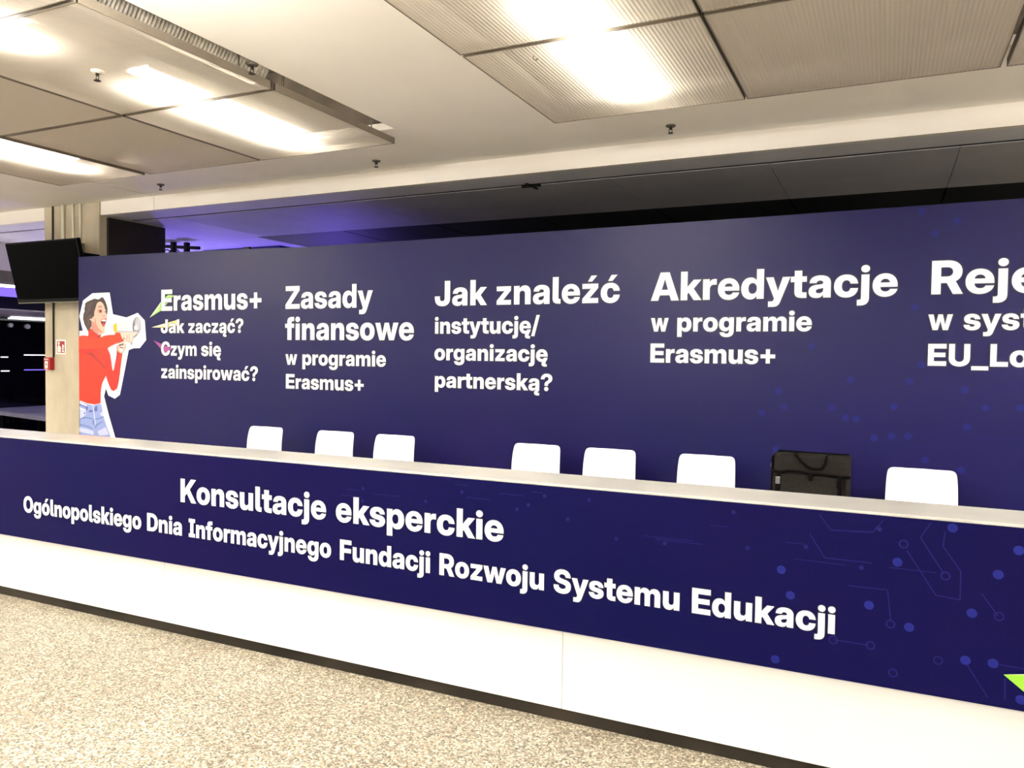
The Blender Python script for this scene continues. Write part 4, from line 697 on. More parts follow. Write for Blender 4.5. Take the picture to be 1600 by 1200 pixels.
# ================================================================== SETTING
ZC, ZF = 3.452, 3.28            # ceiling and soffit heights
YF = 6.90                       # plane of the fascia and the column front
ZP = 3.352                      # underside of the perforated panels
YB = 6.35                       # backdrop
XA, XZ = -26.0, 5.0

struct(obj('floor', B(-30, 8, -7, 26, -0.1, 0), floor_material()))
bm = bmesh.new()
for x in range(-9, 3):
    box(bm, x*1.53-0.035, x*1.53-0.032, -6, YF, 0.0, 0.0006)
for k in range(-3, 4):
    y = 2.05+k*1.53
    if y < 2.9:
        box(bm, -14, 4, y-0.0015, y+0.0015, 0.0, 0.0006)
struct(obj('trim_1', bm, mat('joint_brown', (150, 122, 100), 0.7)), 'thin floor joints')

# ceiling with two long openings above the panel fields
OPEN = [(-8.22, -3.84, -4.5, 5.66), (-2.33, 3.45, -4.5, 5.66)]
bm = bmesh.new()
xs = [XA, OPEN[0][0], OPEN[0][1], OPEN[1][0], OPEN[1][1], XZ]
for i, (a, b) in enumerate(zip(xs, xs[1:])):
    if i in (1, 3):
        box(bm, a, b, 5.66, YF+0.0, ZC, ZC+0.06)
        box(bm, a, b, -7, -4.5, ZC, ZC+0.06)
    else:
        box(bm, a, b, -7, YF, ZC, ZC+0.06)
struct(obj('ceiling', bm, white_paint))
bm = bmesh.new()
for (a, b, c, d) in OPEN:
    box(bm, a-0.3, b+0.3, c-0.3, d+0.3, 4.25, 4.3)
    box(bm, a-0.36, a-0.3, c-0.3, d+0.3, ZC+0.06, 4.3)
    box(bm, b+0.3, b+0.36, c-0.3, d+0.3, ZC+0.06, 4.3)
    box(bm, a-0.3, b+0.3, d+0.3, d+0.36, ZC+0.06, 4.3)
    box(bm, a-0.3, b+0.3, c-0.36, c-0.3, ZC+0.06, 4.3)
struct(obj('ceiling.001', bm, void_grey), 'dark void above the ceiling openings')

# fascia board, in lengths with open joints, and the soffit behind it
bm = bmesh.new()
for a, b in ((XA, -10.3), (-9.19, -8.226), (-8.218, XZ)):
    box(bm, a, b, YF, YF+0.07, ZF, ZC+0.06)
struct(obj('trim_13', B(-8.2265, -8.2205, 5.66, YF, ZC-0.0006, ZC+0.01), mat('joint_brown', (150, 122, 100), 0.7)), 'thin ceiling joint')
struct(obj('trim_2', bm, fascia_paint), 'white fascia band')
bm = bmesh.new()
box(bm, XA, XZ, YF+0.07, 7.33, ZF, ZF+0.05)
struct(obj('trim_3', bm, soffit_pale), 'narrow grey soffit strip')
struct(obj('trim_4', B(XA, XZ, 7.33, 7.402, ZF+0.007, ZF+0.06), slot_shade), 'black strip painting the shade of the soffit gap')  # solid black strip, the gap's shade is put into its colour
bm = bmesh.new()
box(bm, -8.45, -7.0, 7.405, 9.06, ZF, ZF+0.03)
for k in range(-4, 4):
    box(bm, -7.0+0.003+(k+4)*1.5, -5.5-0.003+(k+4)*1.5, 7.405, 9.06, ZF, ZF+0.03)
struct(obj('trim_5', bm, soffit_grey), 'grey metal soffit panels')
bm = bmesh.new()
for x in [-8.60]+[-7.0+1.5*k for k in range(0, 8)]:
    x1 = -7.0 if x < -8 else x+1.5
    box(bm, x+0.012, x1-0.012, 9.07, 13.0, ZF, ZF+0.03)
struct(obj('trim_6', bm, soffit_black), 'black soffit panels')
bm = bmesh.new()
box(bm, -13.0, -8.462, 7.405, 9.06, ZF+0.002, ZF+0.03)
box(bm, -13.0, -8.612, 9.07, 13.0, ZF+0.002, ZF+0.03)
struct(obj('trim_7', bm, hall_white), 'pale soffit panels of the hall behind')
struct(obj('trim_8', B(-10.6, -8.9, 9.9, 10.15, ZF-0.05, ZF), mat('beam_blue', (40, 36, 120), 0.6)), 'shallow beam below the hall soffit')
struct(obj('ceiling.002', B(-30, 8, 7.42, 26, 3.6, 3.66), soffit_black))

# concrete column with a control joint
struct(obj('trim_12', B(-9.19, -9.15, 6.985, 7.87, 0, 3.262), noise_mix(mat('dark_brown', (34, 27, 18), 0.6), (28, 22, 14), (40, 32, 22), 3.0)), 'dark brown panel beside the column')
cb = bmesh.new()
box(cb, -10.289, -9.193, YF-0.02, 7.87, 0, ZC, bev=0.012)
struct(obj('column', cb, concrete), 'raw concrete column')

# hall behind: bulkhead on the left running away, end wall
struct(obj('wall_left', B(-13.3, -13.0, YF+0.1, 16, 0, 2.05), glass_dark))
bm = bmesh.new()
box(bm, -13.25, -12.98, YF+0.1, 16, 2.06, 2.40)
struct(obj('wall_left.001', bm, dark_hall))
struct(obj('trim_9', B(-13.3, -12.96, YF+0.1, 16, 2.60, 2.82), hall_grey), 'grey beam in the hall')
struct(obj('trim_10', B(-13.3, -12.99, YF+0.1, 16, 2.82, 3.28), hall_white), 'pale bulkhead above the grey beam')
struct(obj('added_wall_right', B(5.0, 5.2, YF, 16, 0, 3.6), dark_hall))  # unseen wall added to close off world light behind the backdrop
struct(obj('wall_back', B(-30, 8, 16, 16.2, 0, 3.6), dark_hall))
struct(obj('trim_11', B(-13.0, -9.4, 7.9, 16, 0.002, 0.012), mat('carpet_navy', (30, 28, 70), 0.9)), 'dark carpet of the hall')

led = obj('light_strip', B(-12.985, -12.955, YF+0.15, 15.5, 2.555, 2.59), led_white)
tag(led, 'thin white light line under the grey beam left of the column', 'light strip')
led = obj('light_strip', B(-12.985, -12.96, YF+0.15, 15.5, 2.405, 2.555), led_purple)
tag(led, 'broad purple glowing band left of the monitor, below the white light line', 'light strip')

t = thing('ceiling_lamp', 'long bright batten lamp seen low left of the column, under the monitor', 'lamp', (-12.7, 8.25, 2.06))
bm = bmesh.new()
tube(bm, [(0, -1.2, 0.06), (0, 1.5, 0.06)], 0.07, 14)
obj('lamp_body', bm, hall_grey, t)
obj('diffuser', B(-0.025, 0.07, -0.35, 0.75, -0.03, 0.012), far_glow, t)
for y in (-0.9, 1.2):
    obj('bracket', B(-0.3, 0.0, y-0.02, y+0.02, 0.05, 0.09), hall_grey, t)

# reflections of far lights, built as glowing bars and grey discs on the glazing
for (y0, y1, z, m_, lab) in ((7.95, 8.06, 1.417, far_glow, 'short white painted reflection at the left picture edge in the dark glazing'),
                             (8.33, 8.80, 1.455, far_glow, 'white painted reflection left of the red alarm box in the dark glazing'),
                             (8.33, 8.80, 1.205, far_purple, 'violet painted reflection left of the column, below the white one'),
                             (7.95, 8.08, 1.19, far_glow, 'short white painted reflection at the left edge, below its twin')):
    tag(obj('glow_reflection', B(-12.998, -12.985, y0, y1, z-0.008, z+0.008), m_), lab, 'light line')
for (y, z, s_, lab) in ((8.1, 1.94, 0.035, 'painted reflection of a small round ceiling spot near the left edge in the dark glazing'),
                        (8.38, 1.93, 0.04, 'painted reflection of a small round ceiling spot near the column in the dark glazing')):
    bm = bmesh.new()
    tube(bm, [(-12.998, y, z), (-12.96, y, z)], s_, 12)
    tag(obj('spot_reflection', bm, mat('spot_grey', (150, 148, 140), 0.4)), lab, 'lamp')

# purple lit platforms
t = thing('stage_platform', 'low purple lit stage platform left of the column', 'platform', (-11.5, 8.0, 0))
bm = bmesh.new()
vs_ = [bm.verts.new((x+11.5, y-8.0, z)) for z in (0.545, 0.6) for x, y in ((-12.9, 7.55), (-10.5, 7.04), (-10.34, 7.5), (-10.42, 9.3), (-12.9, 8.6))]
n_ = 5
bm.faces.new(vs_[n_:])
bm.faces.new(vs_[:n_][::-1])
for k in range(n_):
    bm.faces.new((vs_[k], vs_[(k+1) % n_], vs_[n_+(k+1) % n_], vs_[n_+k]))
obj('platform_top', bm, platform_grey, t)
for x, y in ((-1.2, -0.2), (0.95, -0.6), (-1.2, 0.4), (0.9, 1.0)):
    obj('leg', B(x-0.03, x+0.03, y-0.03, y+0.03, 0, 0.546), black_plastic, t)

# ================================================================== LIGHTS
# stage lights behind the backdrop: an uplight trio and the lamps on the bar
def stage_uplight(x, y, z, tx, ty, tz, power, label, size=1.1, col=PURPLE):
    t = thing('stage_uplight', label, 'stage light', (x, y, 0))
    bm = bmesh.new()
    cyl(bm, 0, 0, 0.0, 0.02, 0.14)
    cyl(bm, 0, 0, 0.02, z-0.16, 0.018)
    obj('stand', bm, black_plastic, t)
    bm = bmesh.new()
    lathe(bm, [(0.0, z-0.16), (0.07, z-0.16), (0.10, z-0.06), (0.10, z-0.03), (0.085, z-0.03), (0.085, z-0.05), (0, z-0.05)], 20)
    obj('lamp_housing', bm, black_plastic, t, True)
    ld = bpy.data.lights.new('uplight', 'SPOT')
    ld.energy = power
    ld.color = col
    ld.spot_size = size
    ld.spot_blend = 0.9
    ld.shadow_soft_size = 0.06
    lo = bpy.data.objects.new('uplight', ld)
    COL.objects.link(lo)
    lo.parent = t
    lo.location = (0, 0, z)
    d = Vector((tx-x, ty-y, tz-z))
    lo.rotation_euler = d.to_track_quat('-Z', 'Y').to_euler()
    return t


stage_uplight(-10.6, 9.6, 0.9, -10.2, 9.3, 3.3, 100, 'uplight on a stand hidden behind the column', 2.2)
stage_uplight(-9.6, 12.2, 0.9, -9.4, 11.6, 3.3, 140, 'uplight on a stand hidden deep in the hall behind the backdrop', 2.2)
stage_uplight(-6.7, 8.3, 1.2, -6.6, 8.2, 3.3, 18, 'uplight on a stand hidden behind the finance heading', 1.3)
stage_uplight(-10.9, 10.0, 2.3, -11.4, 8.2, 0.6, 260, 'stage light aimed at the platform, hidden behind the column', 1.8)

# linear luminaires
def luminaire(x, y, z, length, width, m, label, group, rods=0.0, uplight=False):
    t = thing('linear_luminaire', label, 'luminaire', (x, y, z), group)
    h, wd = length/2, width/2
    bm = bmesh.new()
    box(bm, -wd-0.02, wd+0.02, -h-0.02, h+0.02, 0.012, 0.06)
    box(bm, -wd-0.02, -wd, -h-0.02, h+0.02, -0.01, 0.012)
    box(bm, wd, wd+0.02, -h-0.02, h+0.02, -0.01, 0.012)
    obj('housing', bm, mat('housing_white', (225, 222, 214), 0.5), t)
    bm = bmesh.new()
    v = [bm.verts.new(p) for p in ((-wd, -h, 0), (wd, -h, 0), (wd, h, 0), (-wd, h, 0))]
    bm.faces.new(v[::-1])
    me = bpy.data.meshes.new('diffuser')
    box_ = bm.faces[:] 
    bm.faces.ensure_lookup_table()
    bm.to_mesh(me)
    bm.free()
    me.materials.append(m)
    o = bpy.data.objects.new('diffuser', me)
    COL.objects.link(o)
    o.parent = t
    if uplight:                      # second diffuser on top, added as fill to brighten the ceiling
        bm = bmesh.new()
        bm.faces.new([bm.verts.new(p) for p in ((-wd, -h, 0.062), (wd, -h, 0.062), (wd, h, 0.062), (-wd, h, 0.062))])
        obj('fill_diffuser', bm, fill_up, t)
    if rods:
        for yy in (-h*0.7, h*0.7):
            bm = bmesh.new()
            cyl(bm, 0, yy, 0.06, rods, 0.004, seg=8)
            obj('hanger_rod', bm, steel, t)
    return t


LUMZ = 3.475
for (x, y, lab) in ((-4.72, 4.68, 'tube light glowing through the left ceiling field, right bay, beside the fascia'),
                    (-4.72, 2.22, 'tube light glowing at the upper left picture corner, left ceiling field'),
                    (-7.42, 4.53, 'tube light glowing at the left picture edge, above the narrow open slit'),
                    (-7.42, 2.10, 'tube light in the left ceiling field left of the picture'),
                    (-4.72, 0.10, 'tube light in the left ceiling field before the picture'),
                    (-1.62, 4.55, 'tube light glowing brightly in the right ceiling field by the fascia'),
                    (-1.62, 2.50, 'tube light glowing at the top picture edge, right ceiling field'),
                    (-1.62, 0.60, 'tube light in the right ceiling field before the picture'),
                    (1.40, 2.50, 'tube light in the right ceiling field right of the picture')):
    luminaire(x, y, LUMZ, 1.65, 0.20, tube_light, lab, 'tube lights above the perforated ceiling', 4.25-LUMZ)
for x, y in ((-8.0, -3.2), (-3.05, -3.2), (1.0, -3.2), (-5.5, -5.4), (-1.0, -5.4), (3.6, -5.4), (-10.5, -5.4), (-14.0, -2.0)):  # added unseen pendants that brighten the counter front and backdrop
    luminaire(x, y, 3.16, 1.8, 0.30, fill_light, 'added pendant fill light, out of the picture', 'added pendant fill lights out of the picture', 0.28, True)

for x, y, m_ in ((-3.05, 1.1, mat('housing_white', (225, 222, 214), 0.5)), (-12.0, 1.0, MATS['housing_white']), (-9.6, 1.5, MATS['housing_white']), (3.95, 1.5, fill_soft), (3.95, 4.4, fill_soft)):  # more unseen pendants, added to lift the ceiling brightness
    luminaire(x, y, 3.05, 2.2, 0.30, m_, 'added indirect fill light for the ceiling, out of the picture', 'added indirect fill lights out of the picture', 0.40, True)

# ================================================================== CEILING PANELS
def panel_mesh(wx, wy):
    bm = bmesh.new()
    n = int(wx/0.024)
    st = 6
    cols = []
    for i in range(n*st+1):
        x = -wx/2+wx*i/(n*st)
        z = 0.0011*math.cos(2*PI*i/st)
        cols.append((bm.verts.new((x, -wy/2, z)), bm.verts.new((x, wy/2, z))))
    for a, b in zip(cols, cols[1:]):
        bm.faces.new((a[0], a[1], b[1], b[0]))
    return bm


PX = {'L': [(-8.30, -6.965), (-6.875, -5.412), (-5.392, -3.888)], 'R': [(-2.392, -0.944), (-0.930, 0.590), (0.622, 2.12)]}
PY = [(4.262, 5.738), (2.785, 4.228), (1.30, 2.75), (-0.16, 1.27)]
protos = {}
names = {('L', 0): 'left bay', ('L', 1): 'middle bay', ('L', 2): 'right bay', ('R', 0): 'left bay', ('R', 1): 'middle bay', ('R', 2): 'right bay'}
rows = ['row next to the white fascia', 'second row from the fascia', 'third row from the fascia', 'fourth row from the fascia']
frame_mat = noise_mix(mat('panel_edge', (128, 118, 102), 0.5, 0.3), (118, 108, 94), (136, 126, 110), 3.0)
for f in 'LR':
    for i, (x0, x1) in enumerate(PX[f]):
        for j, (y0, y1) in enumerate(PY):
            t = thing('ceiling_panel', 'grey perforated metal ceiling panel, %s ceiling field, %s, %s' % ('left' if f == 'L' else 'right', names[(f, i)], rows[j]), 'ceiling panel', ((x0+x1)/2, (y0+y1)/2, ZP), 'perforated ceiling panels')
            wx, wy = x1-x0, y1-y0
            obj('perforated_sheet', panel_mesh(wx, wy), panel_metal, t, True)
            bm = bmesh.new()
            th = 0.006
            for (a, b, c, d) in ((-wx/2, -wx/2+th, -wy/2, wy/2), (wx/2-th, wx/2, -wy/2, wy/2), (-wx/2, wx/2, -wy/2, -wy/2+th), (-wx/2, wx/2, wy/2-th, wy/2)):
                box(bm, a, b, c, d, -0.004, 0.048)
            obj('frame', bm, frame_mat, t)
            for sx_ in (-1, 1):
                for sy2 in (-1, 1):
                    bm = bmesh.new()
                    cyl(bm, sx_*(wx/2-0.10), sy2*(wy/2-0.2), 0.002, 4.25-ZP, 0.005, seg=8)
                    obj('hanger_rod', bm, steel, t)

# flexible duct and odds and ends seen in the gap
t = thing('flexible_duct', 'silver ribbed flexible duct above the left ceiling field', 'duct', (-4.28, 0, 3.66))
pts, rad = [], []
for i in range(160):
    y = 2.95+i*0.0100
    pts.append((0.06*math.sin(y*1.3), y, 0.02*math.sin(y*2.1)))
    rad.append(0.135 if i % 3 else 0.12)
bm = bmesh.new()
tube(bm, pts, rad, 16)
obj('duct_hose', bm, duct_foil, t, True)
for y in (3.2, 4.2):
    obj('hanger_strap', B(-0.02, 0.02, y-0.02, y+0.02, 0.12, 0.6), steel, t)
t = tag(obj('cable_tray', B(-4.20, -4.03, 1.2, 2.75, 3.60, 3.70), mat('tray_brown', (122, 108, 84), 0.6)), 'brownish cable tray at the top edge, in the gap beside the left ceiling field', 'cable tray')
bm = bmesh.new()
tube(bm, [(-4.3, 2.80, 3.62), (-3.8, 2.92, 3.66)], 0.022, 10)
tag(obj('cable', bm, black_plastic), 'black pipe end in the gap beside the left ceiling field', 'pipe')

# ================================================================== SPRINKLERS
def sprinkler(x, y, z, label, cover=True, plate=steel):
    t = thing('sprinkler', label, 'sprinkler', (x, y, z), 'ceiling sprinklers')
    bm = bmesh.new()
    lathe(bm, [(0, 0.0), (0.042, 0.0), (0.042, -0.006), (0.030, -0.016), (0.014, -0.018), (0, -0.018)], 24)
    obj('escutcheon', bm, plate, t, True)
    bm = bmesh.new()
    lathe(bm, [(0, -0.018), (0.012, -0.018), (0.012, -0.032), (0.007, -0.036), (0, -0.036)], 14)
    obj('nozzle', bm, brass_dark, t, True)
    bm = bmesh.new()
    for s in (-1, 1):
        tube(bm, [(s*0.010, 0, -0.03), (s*0.014, 0, -0.045), (s*0.004, 0, -0.062)], 0.0028, 8)
    obj('frame_arm', bm, brass_dark, t)
    bm = bmesh.new()
    lathe(bm, [(0, -0.060), (0.022, -0.062), (0.022, -0.066), (0, -0.067)], 18)
    obj('deflector', bm, brass_dark, t)
    return t


sprinkler(-1.664, 6.484, ZC, 'ceiling sprinkler right of centre, below the right ceiling field')
sprinkler(-4.627, 6.511, ZC, 'ceiling sprinkler in the middle, near the corner of the left ceiling field')
sprinkler(-7.582, 6.458, ZC, 'ceiling sprinkler at left, above the concrete column')
sprinkler(-4.70, 3.51, ZP-0.003, 'sprinkler with a white plate hanging from the left ceiling panels', True, pipe_white)
sprinkler(-3.862, 4.02, ZC-0.01, 'small black sprinkler in the gap beside the left ceiling field')
bm = bmesh.new()
tube(bm, [(-1.99, 4.42, ZP), (-1.99, 4.42, ZP-0.02), (-1.975, 4.42, ZP-0.03), (-1.96, 4.42, ZP-0.022)], 0.004, 8)
tag(obj('hook', bm, steel), 'tiny hook on the glowing right ceiling panel', 'hook')
bm = bmesh.new()
box(bm, -3.35, -3.32, 7.27, 7.55, ZF-0.012, ZF, 0.003)
box(bm, -3.44, -3.23, 7.385, 7.405, ZF-0.018, ZF+0.03)
tag(obj('hanging_clip', bm, black_plastic), 'small black clip crossing the soffit gap', 'clip')

# ================================================================== COLUMN FITTINGS
YC = YF-0.02
for (x, r, z0, z1, m_, lab) in ((-9.871, 0.021, 2.2, ZC, pipe_white, 'white conduit on the column, thickest and leftmost of three'),
                                (-9.679, 0.014, 2.2, ZC, pipe_white, 'thin white conduit on the column, middle of three'),
                                (-9.540, 0.014, 2.93, ZC, pipe_white, 'thin white conduit on the column ending above the monitor arm'),
                                (-10.092, 0.012, 1.44, ZC, pipe_dark, 'dark cable running down the column to the red alarm box')):
    bm = bmesh.new()
    cyl(bm, x, YC-r, z0, z1, r, seg=14)
    tag(obj('conduit', bm, m_, smooth=True), lab, 'conduit')
tag(obj('junction_box', B(-9.60, -9.47, YC-0.06, YC, 2.80, 2.93, bev=0.006), mat('junction_brown', (112, 102, 74), 0.6)), 'brownish junction box on the column beside the monitor', 'junction box')

t = thing('fire_alarm_point', 'red manual fire alarm box on the concrete column', 'fire alarm', (-10.155, YC, 1.27))
obj('alarm_body', B(-0.066, 0.066, -0.065, 0, 0, 0.168, bev=0.006), red_plastic, t)
obj('call_window', B(-0.036, 0.020, -0.068, -0.064, 0.022, 0.118), sign_white, t)
bm = bmesh.new()
disc(bm, -0.006, 0.072, 0.012, -0.0685)
flat_obj('press_mark', bm, black_plastic, t)
bm = bmesh.new()
disc(bm, -0.040, 0.142, 0.010, -0.0655)
poly_xz(bm, [-0.024, 0.136, 0.030, 0.136, 0.030, 0.148, -0.024, 0.148], -0.0655)
poly_xz(bm, [-0.036, 0.004, 0.014, 0.004, 0.014, 0.012, -0.036, 0.012], -0.0655)
flat_obj('white_marking', bm, sign_white, t)

t = thing('fire_sign', 'red and white fire safety sign on the column', 'sign', (-9.954, YC, 1.578))
obj('sign_plate', B(-0.10, 0.10, -0.004, 0, -0.097, 0.097), sign_white, t)
bm = bmesh.new()
poly_xz(bm, [-0.078, -0.078, 0.078, -0.078, 0.078, 0.078, -0.078, 0.078], -0.0045)
flat_obj('red_field', bm, sign_red, t)
bm = bmesh.new()
poly_xz(bm, [-0.066, -0.070, -0.002, -0.070, 0.004, -0.01, -0.012, 0.012, -0.030, 0.020, -0.030, 0.036, -0.022, 0.040, -0.022, 0.068, -0.058, 0.068, -0.060, 0.040, -0.050, 0.034, -0.048, 0.016, -0.066, 0.004], -0.005)
poly_xz(bm, [0.020, -0.062, 0.066, -0.070, 0.060, -0.045, 0.024, -0.040], -0.005)
poly_xz(bm, [0.026, -0.030, 0.062, -0.036, 0.058, -0.016, 0.022, -0.012], -0.005)
poly_xz(bm, [0.022, -0.004, 0.060, -0.010, 0.066, 0.018, 0.052, 0.024, 0.050, 0.044, 0.040, 0.026, 0.026, 0.040, 0.032, 0.018], -0.005)
flat_obj('pictogram', bm, sign_white, t)

# monitor: hung from the column, tilted down
t = thing('wall_monitor', 'large black switched off monitor tilted down on the column', 'monitor', (-9.70, 6.535, 2.54))
tilt = math.atan2(0.17, 0.757)
bm = B(-0.70, 0.70, -0.03, 0.03, -0.388, 0.388, bev=0.008)
bmesh.ops.rotate(bm, verts=bm.verts, cent=(0, 0, 0), matrix=Matrix.Rotation(tilt, 3, 'X'))
obj('monitor_case', bm, black_plastic, t)
bm = B(-0.68, 0.68, -0.033, -0.029, -0.345, 0.37)
bmesh.ops.rotate(bm, verts=bm.verts, cent=(0, 0, 0), matrix=Matrix.Rotation(tilt, 3, 'X'))
obj('screen', bm, black_gloss, t)
bm = B(-0.70, 0.70, -0.025, 0.03, -0.402, -0.386)
bmesh.ops.rotate(bm, verts=bm.verts, cent=(0, 0, 0), matrix=Matrix.Rotation(tilt, 3, 'X'))
obj('bottom_edge', bm, mat('monitor_edge', (92, 90, 80), 0.5), t)
bm = bmesh.new()
box(bm, -0.25, 0.25, 0.30, YC-6.535-0.001, -0.12, 0.12)
box(bm, -0.04, 0.04, 0.02, 0.31, -0.05, 0.05)
box(bm, 0.30, 0.52, 0.03, YC-6.535-0.001, 0.18, 0.23)
obj('mounting_arm', bm, black_plastic, t)

# lamp bar behind the backdrop
t = thing('lamp_bar', 'black stage lamp bar above the backdrop beside the column', 'stage lighting', (-10.0, 9.0, 0))
bm = bmesh.new()
tube(bm, [(-0.75, 0, 3.285-0.04), (0.28, 0, 3.16)], 0.026, 12)
obj('bar', bm, black_plastic, t)
for x, z in ((-0.28, 3.215), (0.013, 3.185)):
    c = obj('clamp', B(x-0.035, x+0.035, -0.035, 0.035, z-0.07, z+0.075, bev=0.008), black_plastic, t)
    bm = bmesh.new()
    lathe(bm, [(0, -0.07), (0.05, -0.07), (0.10, -0.13), (0.12, -0.20), (0.12, -0.40), (0.09, -0.44), (0, -0.44)], 18, x, 0)
    for v in bm.verts:
        v.co.z += z
    lampo = obj('lamp_head', bm, black_plastic, t, True)
bm = bmesh.new()
tube(bm, [(-0.62, -0.03, 3.24), (-0.50, -0.04, 3.15), (-0.36, -0.04, 3.16), (-0.28, -0.04, 3.12), (-0.15, -0.04, 3.15), (-0.06, -0.04, 3.06)], 0.009, 8)
obj('lamp_cable', bm, black_plastic, t)
bm = bmesh.new()
cyl(bm, -0.72, 0, 3.24, ZF, 0.015, seg=10)
obj('hanger', bm, black_plastic, t)
tag(obj('cable_clip', B(-6.25, -6.17, 6.386, 6.41, 2.60, 2.66), black_plastic), 'tiny black clip on the top edge of the backdrop', 'clip')

# ================================================================== BACKDROP
TOP = [-8.857, 2.663, -7.668, 2.651, -6.396, 2.635, -5.351, 2.613, -3.7, 2.616, -2.434, 2.618, -0.855, 2.628, 0.814, 2.642, 1.6, 2.65]
t = thing('backdrop', 'tall navy printed backdrop wall with white Polish headings behind the chairs', 'backdrop', (0, YB, 0))
bm = bmesh.new()
fr, bk = [], []
pts = [(TOP[i], TOP[i+1]) for i in range(0, len(TOP), 2)]
for x, z in pts:
    fr.append((bm.verts.new((x, 0, 0)), bm.verts.new((x, 0, z))))
    bk.append((bm.verts.new((x, 0.035, 0)), bm.verts.new((x, 0.035, z))))
for i in range(len(pts)-1):
    bm.faces.new((fr[i][0], fr[i+1][0], fr[i+1][1], fr[i][1]))
    bm.faces.new((bk[i][0], bk[i][1], bk[i+1][1], bk[i+1][0]))
    bm.faces.new((fr[i][1], fr[i+1][1], bk[i+1][1], bk[i][1]))
    bm.faces.new((fr[i][0], bk[i][0], bk[i+1][0], fr[i+1][0]))
bm.faces.new((fr[0][0], fr[0][1], bk[0][1], bk[0][0]))
bm.faces.new((fr[-1][0], bk[-1][0], bk[-1][1], fr[-1][1]))
obj('printed_panel', bm, navy_print, t)
for x in (-8.0, -6.0, -4.0, -2.0, 0.0, 1.4):
    bm = bmesh.new()
    box(bm, x-0.02, x+0.02, 0.04, 0.30, 0.0, 0.04)
    box(bm, x-0.02, x+0.02, 0.036, 0.07, 0.0, 2.55)
    obj('support_frame', bm, steel, t)
blocks = [['Erasmus+', 'Jak zacząć?', 'Czym się', 'zainspirować?'], ['Zasady', 'finansowe', 'w programie', 'Erasmus+'],
          ['Jak znaleźć', 'instytucję/', 'organizację', 'partnerską?'], ['Akredytacje', 'w programie', 'Erasmus+'], ['Reje', 'w syst', 'EU_Lo']]
bl = [L for L in LINES if L[0] == 'b']
i = 0
for bnames in blocks:
    bm, bo = bmesh.new(), bmesh.new()
    for q in bnames:
        pl_, nm, zb, sz, ws = bl[i]
        i += 1
        lettering(bm, ws, zb, sz, -0.0040)
        lettering(bo, ws, zb, sz, -0.0034, 0.0065)
    h = flat_obj('heading', bm, letter_white, t)
    h['label'] = 'white heading beginning ' + bnames[0]
    flat_obj('heading_outline', bo, print_outline, h)
# circuit pattern
bm = bmesh.new()
for l_ in CIRC_B['lines']:
    stroke(bm, l_, -0.0006, 0.006)
d_ = CIRC_B['rings']
for k in range(0, len(d_), 2):
    ring(bm, d_[k], d_[k+1], 0.024, 0.009, -0.0008)
d_ = CIRC_B['dots']
for k in range(0, len(d_), 2):
    disc(bm, d_[k], d_[k+1], 0.026 if d_[k] > -4 else 0.018, -0.0009, 1)
rng = random.Random(5)
for k in range(46):
    x, z = rng.uniform(-8.0, 1.4), rng.uniform(0.7, 2.4)
    if x < -3 and rng.random() < 0.5:
        continue
    (disc(bm, x, z, 0.015, -0.0007, 0) if rng.random() < 0.6 else stroke(bm, [x, z, x+rng.uniform(0.1, 0.35), z], -0.0005, 0.005))
cp = flat_obj('circuit_pattern', bm, [circuit_dim, circuit_dot], t)
cp['label'] = 'faint circuit line pattern printed on navy'


def print_layers(name, parent, layers, y0, label=None):
    ks = []
    for k, _ in layers:
        if k not in ks:
            ks.append(k)
    bm = bmesh.new()
    for i, (k, fl) in enumerate(layers):
        poly_xz(bm, fl, y0-0.00025*i, ks.index(k))
    o = flat_obj(name, bm, [figmat(k) for k in ks], parent)
    if label:
        o['label'] = label
    return o


fo = print_layers('figure_print', t, FIG['figure_outline'], -0.0015, 'flat printed cut-out of a person shouting into a megaphone')
print_layers('hair', fo, FIG['hair'], -0.0020, 'short dark brown hair')
print_layers('jeans', fo, FIG['jeans'], -0.0020, 'pale blue jeans')
print_layers('face', fo, FIG['face'], -0.0040, 'face in profile with wide open mouth')
print_layers('megaphone', fo, FIG['megaphone'], -0.0040, 'white megaphone with yellow end')
print_layers('sweater', fo, FIG['sweater'], -0.0085, 'orange red turtleneck sweater')
print_layers('hands', fo, FIG['hands'], -0.0125, 'two hands holding the megaphone')
print_layers('flash_shards', t, FIG['flash_shards'], -0.0012, 'green, yellow and magenta shards')

# ================================================================== COUNTER
t = thing('reception_counter', 'long white reception counter with a dark toe kick', 'counter', (0, 3.0, 0))
XS = [-7.2, -5.815, -3.498, -1.181, 1.136, 2.2]
for a, b in zip(XS, XS[1:]):
    obj('base_panel', B(a+0.0012, b-0.0012, 0.0, 0.03, 0.056, 0.987), counter_white, t)
obj('toe_kick', B(-7.2, 2.2, 0.012, 0.03, 0.0, 0.056), kick_mat, t)
obj('ledge', B(-7.2, 2.2, -0.043, 0.245, 0.9875, 0.998, bev=0.002), ledge_white, t)
obj('worktop', B(-7.2, 2.2, 0.03, 0.72, 0.70, 0.73), counter_white, t)
for x in (-7.19, -3.5, -1.2, 2.17):
    obj('side_panel', B(x-0.015, x+0.015, 0.03, 0.66, 0.0, 0.70), counter_white, t)

